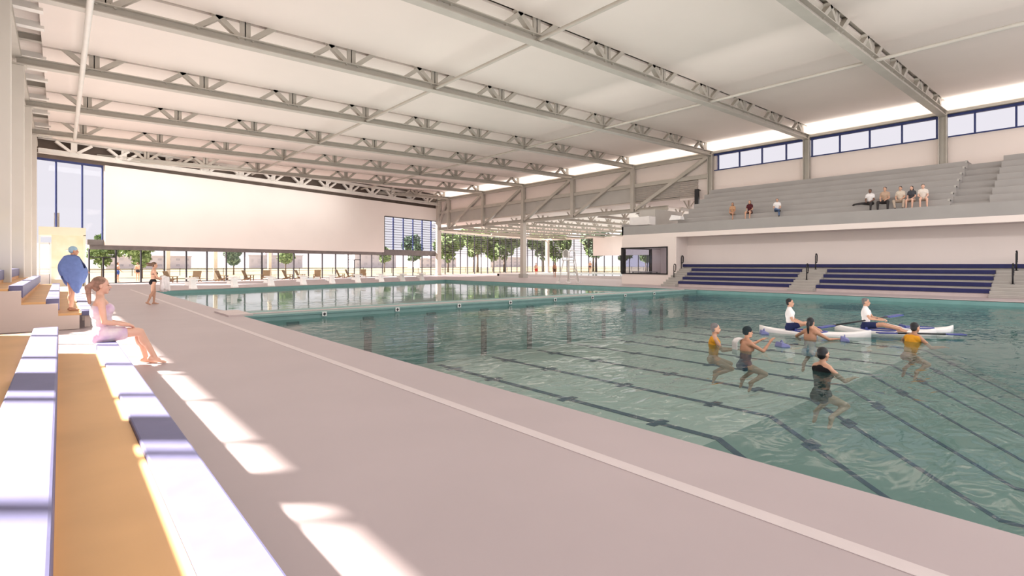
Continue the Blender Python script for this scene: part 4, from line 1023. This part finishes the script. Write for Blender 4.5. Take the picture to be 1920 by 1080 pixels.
# people in the leisure hall
pr, K = skeleton(hip=.93, female=False, arms=[((-.2, 0, -1), (-.05, .1, -1)), ((.2, 0, -1), (.1, .3, -1))])
person('person in red shorts standing beyond the opening, left of the lone column', (47.5, 50.5, 0), R(150), pr, K, 'mid', 1.02, .02, 'hair_brown', 'short', [('shorts', pick(pr, ('pelvis', 'glute', 'thigh'), {'thigh': .45}), .015, cm('red_shorts', (.5, .05, .04)))], False)
person('shirtless person standing behind the lifeguard chair', (45.6, 45.2, 0), R(120), pr, K, 'tan', 1.03, .02, 'hair_black', 'short', [('shorts', pick(pr, ('pelvis', 'glute', 'thigh'), {'thigh': .45}), .015, cm('brown_shorts', (.16, .09, .06)))], False)
person('person in dark trunks standing right of the lifeguard chair', (56.5, 49.0, .3), R(120), pr, K, 'tan', 1.03, .02, 'hair_black', 'short', [('trunks', pick(pr, ('pelvis', 'glute')), .012, cm('dark_trunks', (.03, .03, .045)))], False)

# ------------------------------------------------------------------ light
w = bpy.data.worlds.new('World'); sc.world = w; w.use_nodes = True
bg = w.node_tree.nodes['Background']; bg.inputs[0].default_value = (1.0, .965, .975, 1); bg.inputs[1].default_value = 2.0
el = R(35)
sd = V((.759 * math.cos(el), -.651 * math.cos(el), -math.sin(el)))
sl = bpy.data.lights.new('sun', 'SUN'); sl.energy = 50; sl.angle = R(2.2); sl.color = (1, .93, .84)
so = bpy.data.objects.new('sun', sl); col.objects.link(so); so.rotation_euler = sd.to_track_quat('-Z', 'Y').to_euler(); so.location = (-60, 60, 80)

def area(name, loc, rx, sx, sy, watts, c=(1, .945, .91)):
    l = bpy.data.lights.new(name, 'AREA'); l.shape = 'RECTANGLE'; l.size = sx; l.size_y = sy; l.energy = watts; l.color = c
    o = bpy.data.objects.new(name, l); col.objects.link(o); o.location = loc; o.rotation_euler = (rx, 0, 0)
area('fill_down', (20.5, 25, 9.9), 0, 40, 56, 3000)  # added downward fill for the hall, no fixtures hang there
area('fill_up', (14, 22, .06), math.pi, 19, 46, 2500)  # added fill facing up from the water to brighten the ceiling
area('fill_up_left', (1.2, 34, .5), math.pi, 3., 34, 800, (1, .925, .885))  # added fill standing in for sun bounce off the left deck
sl_ = bpy.data.lights.new('stand_fill', 'AREA'); sl_.shape = 'RECTANGLE'; sl_.size = 34; sl_.size_y = .6; sl_.energy = 650; sl_.color = (1, .945, .91)  # added fill aimed at the stand and the bleacher wall
so_ = bpy.data.objects.new('stand_fill', sl_); col.objects.link(so_); so_.location = (22, 9, 9.0)
so_.rotation_euler = Matrix((V((0, 1, 0)), V((-.42, 0, -.907)), V((-.907, 0, .42)))).transposed().to_euler()
wl = bpy.data.lights.new('wall_fill', 'AREA'); wl.shape = 'RECTANGLE'; wl.size = 26; wl.size_y = .5; wl.energy = 480; wl.color = (1, .95, .9)  # added fill that brightens the far white wall
wo = bpy.data.objects.new('wall_fill', wl); col.objects.link(wo); wo.location = W(13, 4.5, 9.8)
wo.rotation_euler = (V((-.27, .963, -.75))).to_track_quat('-Z', 'Y').to_euler()
area('cove_light', (42.3, 28, 11.34), math.pi, .3, 78, 800, (1, .95, .9))
area('office_fill', (38.4, 25, 3.6), 0, 3, 3, 60)  # added fill to lift the dark room behind its window
area('leisure_fill', (58, 48, 6.3), 0, 28, 24, 1800)  # added downward fill for the leisure hall
area('leisure_fill_up', (58, 46, .4), math.pi, 24, 28, 2200)  # added upward fill to brighten the leisure hall ceiling
cam = bpy.data.cameras.new('camera'); co = bpy.data.objects.new('camera', cam); col.objects.link(co)
co.location = (0, 0, 1.6); co.rotation_euler = (R(90), 0, -math.acos(.759)); cam.sensor_width = 36; cam.lens = 987 / 1920 * 36; cam.shift_y = -44 / 1920
cam.clip_start = .05; cam.clip_end = 1000
sc.camera = co
sc.view_settings.view_transform = 'Standard'; sc.view_settings.look = 'None'; sc.view_settings.exposure = 0.
c = sc.cycles; c.max_bounces = 8; c.diffuse_bounces = 4; c.glossy_bounces = 3; c.transparent_max_bounces = 24; c.transmission_bounces = 4
c.sample_clamp_indirect = 6; c.caustics_reflective = False; c.caustics_refractive = False
